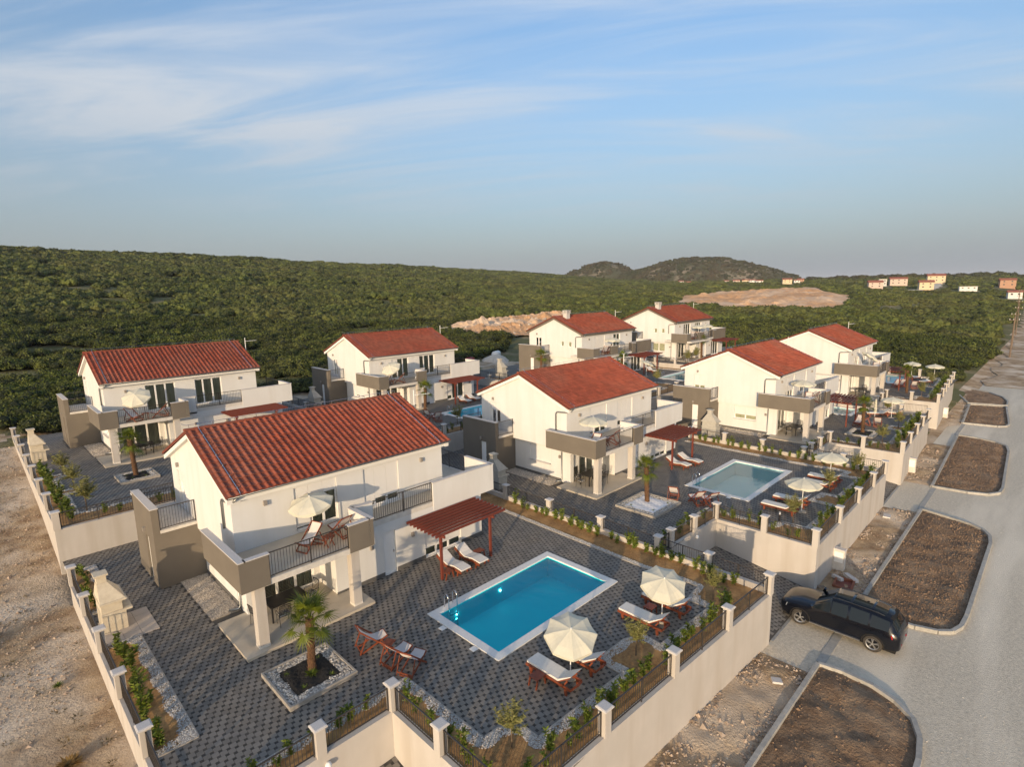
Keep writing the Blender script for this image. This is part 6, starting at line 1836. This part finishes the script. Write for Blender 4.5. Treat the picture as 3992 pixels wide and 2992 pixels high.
for i in range(18):
    a0, a1 = 6.2832 * i / 18, 6.2832 * (i + 1) / 18
    rw = lambda a: 1 + .18 * math.sin(3 * a + 1) + .08 * math.sin(7 * a)
    for (r0, z0, r1, z1) in ((2.6, -.3, 1.7, .45), (1.7, .45, .8, .9), (.8, .9, .05, 1.1)):
        sp_.add([(math.cos(a0) * r0 * rw(a0), math.sin(a0) * r0 * rw(a0), z0), (math.cos(a1) * r0 * rw(a1), math.sin(a1) * r0 * rw(a1), z0), (math.cos(a1) * r1 * rw(a1), math.sin(a1) * r1 * rw(a1), z1), (math.cos(a0) * r1 * rw(a0), math.sin(a0) * r1 * rw(a0), z1)], [(0, 1, 2, 3)])
o = sp_.build('sand_pile', 'sand_pile', loc=(62.5, 66, float(ground_h(62.5, 66))), smooth=True); tag(o, 'pale conical sand pile behind the third back-row villa', 'sand pile')
t = thing('water_tank', 'white plastic tank lying by the sand pile behind the back row', 'tank', (64.8, 68.5, float(ground_h(64.8, 68.5))), .4)
MB().tube([(-.9, 0, .6), (-.8, 0, .6), (.8, 0, .6), (.9, 0, .6)], [.3, .55, .55, .3], 14).build('tank_body', 'pvc_white', t, smooth=True); MB().box(-.7, -.5, -.4, .4, -.2, .3).build('support', 'slab_edge', t); MB().box(.5, .7, -.4, .4, -.2, .3).build('support', 'slab_edge', t)
t = thing('red_bin', 'dark red plastic bin standing left of the sand pile', 'bin', (56.8, 66, float(ground_h(56.8, 66))))
MB().hexa([(-.35, -.35, -.2), (.35, -.35, -.2), (.35, .35, -.2), (-.35, .35, -.2), (-.45, -.45, 1.0), (.45, -.45, 1.0), (.45, .45, 1.0), (-.45, .45, 1.0)]).build('bin_body', 'red_plastic', t); MB().box(-.5, .5, -.5, .5, 1.002, 1.1).build('bin_lid', 'red_plastic', t)

# ------------------------------------------------------------------ far hills
def dome(name, az, dist, rad, hgt, asp, m, seed):
    cx, cy = dist * math.cos(R(az)), dist * math.sin(R(az))
    n = 56; u = np.linspace(-1.25, 1.25, n)
    U, Vv = np.meshgrid(u, u)
    ca, sa = math.cos(R(az)), math.sin(R(az))
    lx, ly = U * rad * asp, Vv * rad                # along / across the view
    Xg = cx + lx * ca - ly * sa; Yg = cy + lx * sa + ly * ca
    rr_ = np.hypot(U, Vv)
    prof = np.clip(1 - rr_ ** 1.7, -.25, 1) * (1 + .22 * (fbm(U * 2 + seed, Vv * 2, 3, seed) - .5)) 
    Zg = 12 + hgt * prof + (fbm(Xg / 40, Yg / 40, 4, seed) - .5) * 7
    a = (np.arange(n - 1)[:, None] * n + np.arange(n - 1)).ravel()
    structure(name, np_mesh(name, np.stack([Xg.ravel(), Yg.ravel(), Zg.ravel()], 1), np.stack([a, a + 1, a + n + 1, a + n], 1), [m], None, True))
    g = np.random.default_rng(seed); N_ = 2600
    pu, pv = g.uniform(-1, 1, N_), g.uniform(-1, 1, N_)
    k = (np.hypot(pu, pv) < 1.0) & (pu < .35); pu, pv = pu[k], pv[k]
    ix = np.clip(((pu + 1.25) / 2.5 * (n - 1)).astype(int), 0, n - 1); iy = np.clip(((pv + 1.25) / 2.5 * (n - 1)).astype(int), 0, n - 1)
    px = cx + pu * rad * asp * ca - pv * rad * sa; py = cy + pu * rad * asp * sa + pv * rad * ca
    pz = Zg[iy, ix]
    return px, py, pz
H1p = dome('hill', 26.2, 1500, 235, 66, .75, 'hill_rock', 3)
H2p = dome('hill', 35.6, 1520, 140, 58, .8, 'hill_rock', 8)
H3p = dome('hill', 31.0, 1480, 150, 36, .7, 'hill_rock', 12)
ridge = MB()
for az, w, h in ((14.6, 700, 28),):
    dd = 7000
    cx, cy = dd * math.cos(R(az)), dd * math.sin(R(az)); ca, sa = math.cos(R(az)), math.sin(R(az)); pr = None
    for i in range(25):
        f = -1 + i / 12; hh = 14 + (h + 20) * max(0, 1 - abs(f) ** 1.6)
        a = (cx - f * w * -sa * -1, cy + f * w * ca * -1); b = (a[0] + 500 * ca, a[1] + 500 * sa)
        q = [(a[0] - 300 * ca, a[1] - 300 * sa, 5), (a[0], a[1], hh), (b[0], b[1], 5)]
        if pr:
            for k in range(2): ridge.add([pr[k], q[k], q[k + 1], pr[k + 1]], [(0, 1, 2, 3)])
        pr = q
structure('hill', ridge.mesh('hill', 'hill_rock'))

# ------------------------------------------------------------------ scrub: one mass of bushes, instanced on points
def bush_mesh(seed, near):
    rr = np.random.default_rng(seed)
    nb = 6
    cen = np.stack([rr.normal(0, .42, nb), rr.normal(0, .42, nb), rr.uniform(.35, .8, nb)], 1); rad = rr.uniform(.35, .62, nb)
    V, Fc, M = [], [], []
    bm = bmesh.new()
    for c, r_ in zip(cen, rad):
        res = bmesh.ops.create_icosphere(bm, subdivisions=1 if near else 2, radius=r_ * (.80 if near else .92))
        for v in res['verts']:
            k = 1 + rr.uniform(-.16, .16)
            v.co = Vector((v.co.x * k + c[0], v.co.y * k + c[1], v.co.z * k * .92 + c[2]))
    me0 = bpy.data.meshes.new('bush_core'); bm.to_mesh(me0); bm.free()
    cv = [tuple(v.co) for v in me0.vertices]; cf = [tuple(p.vertices) for p in me0.polygons]
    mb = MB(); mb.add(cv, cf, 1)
    nl = 620 if near else 150
    for i in range(nl):
        j = rr.integers(nb)
        d = rr.normal(0, 1, 3); d /= np.linalg.norm(d)
        if d[2] < -.35: d[2] *= -.5
        p = Vector(cen[j] + d * rad[j] * rr.uniform(.82, 1.12))
        if p.z < .02: continue
        n = Vector(d + rr.normal(0, .55, 3)).normalized(); a = n.orthogonal().normalized()
        a.rotate(Matrix.Rotation(rr.uniform(0, 6.28), 3, n)); b = n.cross(a)
        s = rr.uniform(.05, .10) if near else rr.uniform(.11, .2)
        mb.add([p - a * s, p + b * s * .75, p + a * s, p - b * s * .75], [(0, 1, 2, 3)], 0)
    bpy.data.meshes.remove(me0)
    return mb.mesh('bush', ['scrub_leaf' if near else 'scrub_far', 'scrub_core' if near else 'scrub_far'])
def instanced(name, label, cat, protos, px, py, pz, sc_, rot, idx):
    pc = bpy.data.collections.new(name + '_kinds')
    for i, me in enumerate(protos):
        pc.objects.link(bpy.data.objects.new('%s_kind_%02d' % (name, i), me))
    me = bpy.data.meshes.new(name)
    n = len(px)
    me.vertices.add(n); me.vertices.foreach_set('co', np.stack([px, py, pz], 1).astype(np.float32).ravel())
    for nm, ty, arr in (('sc', 'FLOAT_VECTOR', sc_), ('rz', 'FLOAT_VECTOR', rot), ('kind_id', 'INT', idx)):
        at = me.attributes.new(nm, ty, 'POINT')
        at.data.foreach_set('vector' if ty == 'FLOAT_VECTOR' else 'value', np.ascontiguousarray(arr, np.float32 if ty != 'INT' else np.int32).ravel())
    o = obj(name, me); o['kind'] = 'stuff'; tag(o, label, cat)
    ng = bpy.data.node_groups.new(name, 'GeometryNodeTree')
    ng.interface.new_socket('Geometry', in_out='INPUT', socket_type='NodeSocketGeometry'); ng.interface.new_socket('Geometry', in_out='OUTPUT', socket_type='NodeSocketGeometry')
    nn = ng.nodes
    gi, go = nn.new('NodeGroupInput'), nn.new('NodeGroupOutput')
    ip = nn.new('GeometryNodeInstanceOnPoints'); ci = nn.new('GeometryNodeCollectionInfo')
    ci.inputs[0].default_value = pc; ci.inputs['Separate Children'].default_value = True; ci.inputs['Reset Children'].default_value = True
    def na(nm, ty):
        a = nn.new('GeometryNodeInputNamedAttribute'); a.data_type = ty; a.inputs[0].default_value = nm; return a.outputs[0]
    L = ng.links
    L.new(gi.outputs[0], ip.inputs['Points']); L.new(ci.outputs[0], ip.inputs['Instance'])
    ip.inputs['Pick Instance'].default_value = True
    L.new(na('kind_id', 'INT'), ip.inputs['Instance Index']); L.new(na('sc', 'FLOAT_VECTOR'), ip.inputs['Scale'])
    er = nn.new('FunctionNodeEulerToRotation'); L.new(na('rz', 'FLOAT_VECTOR'), er.inputs[0]); L.new(er.outputs[0], ip.inputs['Rotation'])
    L.new(ip.outputs[0], go.inputs[0])
    md = o.modifiers.new('scatter', 'NODES'); md.node_group = ng
    return o
FH = [('white house with red roof farthest left below the domed hills', 28.2, 950, 12, 9, 5, 'white_stucco', True), ('low brick-red house beside the leftmost distant house', 27.5, 960, 11, 8, 3, 'brick_bare', True),
      ('white house with red roof right of the domed hill foot', 24.1, 930, 12, 9, 6, 'white_stucco', True), ('low red-roofed house third from the left on the horizon', 23.2, 880, 13, 9, 4, 'pink_house', True),
      ('grey house with red roof in the middle of the distant group', 22.4, 930, 14, 9, 5, 'cream_house', True), ('small white house low in the middle of the distant group', 21.8, 850, 12, 9, 4, 'white_stucco', True),
      ('white house lowest of the distant group left of the yellow one', 21.2, 800, 12, 9, 4, 'white_stucco', True), ('yellow house at the right end of the distant group', 18.9, 760, 15, 10, 6, 'cream_house', True),
      ('brick-red house behind the yellow distant house', 17.8, 900, 12, 9, 5, 'brick_bare', True), ('white-roofed small house below the brick-red one', 18.1, 800, 10, 8, 4, 'white_stucco', True),
      ('large salmon house with annex on the right horizon', 12.1, 560, 15, 11, 7, 'pink_house', True), ('grey unfinished block behind the salmon house', 11.6, 620, 9, 8, 8, 'cap_stone', False),
      ('pink two-storey house with red roof on the right horizon', 10.5, 640, 20, 11, 8, 'pink_house', True), ('yellow two-storey house on the right horizon', 8.6, 560, 14, 11, 8, 'cream_house', True),
      ('long house with broad red roof behind the yellow one', 8.0, 660, 20, 12, 9, 'cream_house', True), ('low pale outbuilding right of the far road', 5.9, 560, 16, 7, 3, 'white_stucco', False),
      ('orange brick house at the right edge of the horizon', 3.6, 620, 15, 10, 8, 'brick_bare', True), ('white house just below the orange brick house at right edge', 3.1, 470, 10, 8, 4, 'white_stucco', True)]
g = np.random.default_rng(77)
def scrub_ok(x, y):
    j = (fbm(x / 6, y / 6, 3, 5) - .5) * 14
    bad = (x > -14 + j * .5) & (x < 97 + j * .4) & (y < 63 + j * .3)
    bad |= (x < 4) & (x > -40) & (y < 57 + j)
    bad |= (np.abs(y - 4 - .03 * np.clip(x - 150, 0, None)) < 7 + j * .35)
    bad |= (y < 12 + j * .5) & (x < 112)
    bad |= in_poly(x, y, QUARRY) | in_poly(x, y, HEAP)
    bad |= dist_polyline(x, y, TRACK) < 3.6
    bad |= dist_polyline(x, y, [(60, 64), (75, 70), (100, 92)]) < 5
    bad |= dist_polyline(x, y, [(520, 92), (560, 84), (600, 84), (660, 92), (760, 110)]) < 9
    D_, A_ = np.hypot(x, y), np.degrees(np.arctan2(y, x))
    for q in FH: bad |= (np.abs(A_ - q[1]) < 57.3 * (q[3] * .5 + 3) / q[2]) & (D_ > q[2] - 40) & (D_ < q[2] + 14)
    bare = fbm(x / 13, y / 13, 3, 21)
    return ~bad & (bare < .635 - .03 * (np.hypot(x, y) < 140))
X_, Y_, S_, K_ = [], [], [], []
r0 = 42.0
while r0 < 1300:
    size = .72 + .0043 * r0
    dr = size * 1.0
    n = int(1.86 * r0 * dr / (size * size * .62))
    th_ = g.uniform(R(-6), R(100.5), n); rr_ = g.uniform(r0, r0 + dr, n)
    X_.append(rr_ * np.cos(th_)); Y_.append(rr_ * np.sin(th_)); S_.append(np.full(n, size)); K_.append(np.full(n, 0 if r0 < 170 else 5))
    r0 += dr
X_, Y_, S_, K_ = map(np.concatenate, (X_, Y_, S_, K_))
sr = -X_ * math.sin(HA) + Y_ * math.cos(HA)
k = scrub_ok(X_, Y_) & (sr < 520); X_, Y_, S_, K_ = X_[k], Y_[k], S_[k], K_[k]
n = len(X_)
low = np.ones(n)
D_, A_ = np.hypot(X_, Y_), np.degrees(np.arctan2(Y_, X_))
for q in FH: low[(np.abs(A_ - q[1]) < 57.3 * (q[3] * .5 + 3) / q[2]) & (D_ > q[2] - 330) & (D_ < q[2] + 14)] = .5
sz = low * S_ * g.uniform(.5, 1.3, n) ** 1.0 * (.75 + .6 * fbm(X_ / 18, Y_ / 18, 2, 41))
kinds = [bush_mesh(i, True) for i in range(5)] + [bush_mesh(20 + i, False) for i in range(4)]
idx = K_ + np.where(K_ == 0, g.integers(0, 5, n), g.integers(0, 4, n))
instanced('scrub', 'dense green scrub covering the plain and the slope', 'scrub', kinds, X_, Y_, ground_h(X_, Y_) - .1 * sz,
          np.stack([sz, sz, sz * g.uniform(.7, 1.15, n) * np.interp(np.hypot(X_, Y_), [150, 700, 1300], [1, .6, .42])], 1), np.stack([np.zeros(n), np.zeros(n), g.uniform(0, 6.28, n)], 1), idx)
print('scrub', n)
px, py, pz = (np.concatenate([H1p[i], H2p[i][::3], H3p[i]]) for i in range(3))
n = len(px); s_ = g.uniform(3.0, 5.5, n)
def tree_mesh(seed):
    m = bush_mesh(seed, False); m.materials[0] = MAT['pine_far']; m.materials[1] = MAT['pine_far']; return m
instanced('hill_wood', 'dark pines covering the far domed hills', 'wood', [tree_mesh(60 + i) for i in range(3)], px, py, pz - .5, np.stack([s_, s_, s_ * 1.2], 1), np.stack([np.zeros(n), np.zeros(n), g.uniform(0, 6.28, n)], 1), g.integers(0, 3, n))
# dark tree line at the horizon on the right
n = 900; az = g.uniform(R(-4), R(17), n); dd = g.uniform(900, 1700, n); px, py = dd * np.cos(az), dd * np.sin(az); s_ = g.uniform(3.5, 7, n)
instanced('far_wood', 'dark tree line along the horizon at right', 'wood', [tree_mesh(70 + i) for i in range(3)], px, py, ground_h(px, py) - .5, np.stack([s_, s_, s_], 1), np.stack([np.zeros(n), np.zeros(n), g.uniform(0, 6.28, n)], 1), g.integers(0, 3, n))

# ------------------------------------------------------------------ far houses
def far_house(label, az, dist, w, d, h, wall, roof=True, rz=None, storeys=2):
    w, d, h = w * .68, d * .68, h * .62
    x, y = dist * math.cos(R(az)), dist * math.sin(R(az))
    z = float(ground_h(x, y))
    t = thing('far_house', label, 'house', (x, y, z + 1.5), R(az) + (R(100) if rz is None else R(rz)), 'distant houses along the horizon')
    MB().box(-w / 2, w / 2, -d / 2, d / 2, -4, h).build('wall', wall, t)
    if roof:
        b = MB(); e = .5; rh = d * .24
        b.add([(-w / 2 - e, -d / 2 - e, h), (w / 2 + e, -d / 2 - e, h), (w / 2 + e, 0, h + rh), (-w / 2 - e, 0, h + rh), (-w / 2 - e, d / 2 + e, h), (w / 2 + e, d / 2 + e, h)], [(0, 1, 2, 3), (3, 2, 5, 4), (0, 3, 4), (1, 5, 2), (0, 4, 5, 1)])
        b.build('roof', 'far_roof', t)
    else: MB().box(-w / 2 - .2, w / 2 + .2, -d / 2 - .2, d / 2 + .2, h + .002, h + .4).build('roof', 'slab_edge', t)
    nw = max(2, int(w / 3.5))
    for f in range(storeys):
        for i in range(nw):
            for s in (-1, 1):
                u = -w / 2 + w * (i + .5) / nw
                MB().box(u - .55, u + .55, s * (d / 2 + .02) - .03, s * (d / 2 + .02) + .03, h * (f + .35) / storeys, h * (f + .78) / storeys).build('window', 'window_dark', t)
    return t
for q in FH:
    far_house(*q[:8], storeys=2 if q[5] > 4 else 1)
def power_pole(label, x, y):
    z = float(ground_h(x, y))
    t = thing('power_pole', label, 'pole', (x, y, z), R(90), 'poles along the far dirt road')
    MB().tube([(0, 0, -.5), (0, 0, 8.2)], [.14, .09], 8).build('post', 'pole_wood', t)
    MB().box(-.8, .8, -.05, .05, 7.5, 7.62).build('crossarm', 'pole_wood', t)
    for q in (-.7, .12, .7): MB().tube([(q, 0, 7.62), (q, 0, 7.85)], .05, 6).build('insulator', 'pvc_white', t)
for i, (x, y) in enumerate(((150, 7.6), (172, 8.6), (205, 9.8), (250, 12.0), (310, 15.2), (395, 19.5))):
    power_pole(['nearest', 'second', 'third', 'fourth', 'fifth', 'farthest'][i] + ' wooden power pole beside the dirt road at right edge', x, y)
# ------------------------------------------------------------------ thin evening haze over the whole plain
hm = bpy.data.materials.new('haze_air'); hm.use_nodes = True
hm.node_tree.nodes.remove(hm.node_tree.nodes['Principled BSDF'])
pv = N(hm.node_tree.nodes, 'ShaderNodeVolumePrincipled')
pv.inputs['Color'].default_value = (0.86, 0.90, 1.0, 1); pv.inputs['Density'].default_value = HAZE; pv.inputs['Anisotropy'].default_value = 0.0
hm.node_tree.links.new(pv.outputs[0], hm.node_tree.nodes['Material Output'].inputs['Volume'])
MAT['haze_air'] = hm
zlo = float(GZ.min()) - 1.0
o = MB().box(-4700, 9900, -4700, 9900, zlo, 100).build('haze', 'haze_air'); o['kind'] = 'stuff'; tag(o, 'thin pale evening haze in the air over the plain', 'haze')

# ------------------------------------------------------------------ prototypes are not part of the scene
for p in PROTO:
    for ch in list(p.children):
        for g in list(ch.children): bpy.data.objects.remove(g)
        bpy.data.objects.remove(ch)
    bpy.data.objects.remove(p)
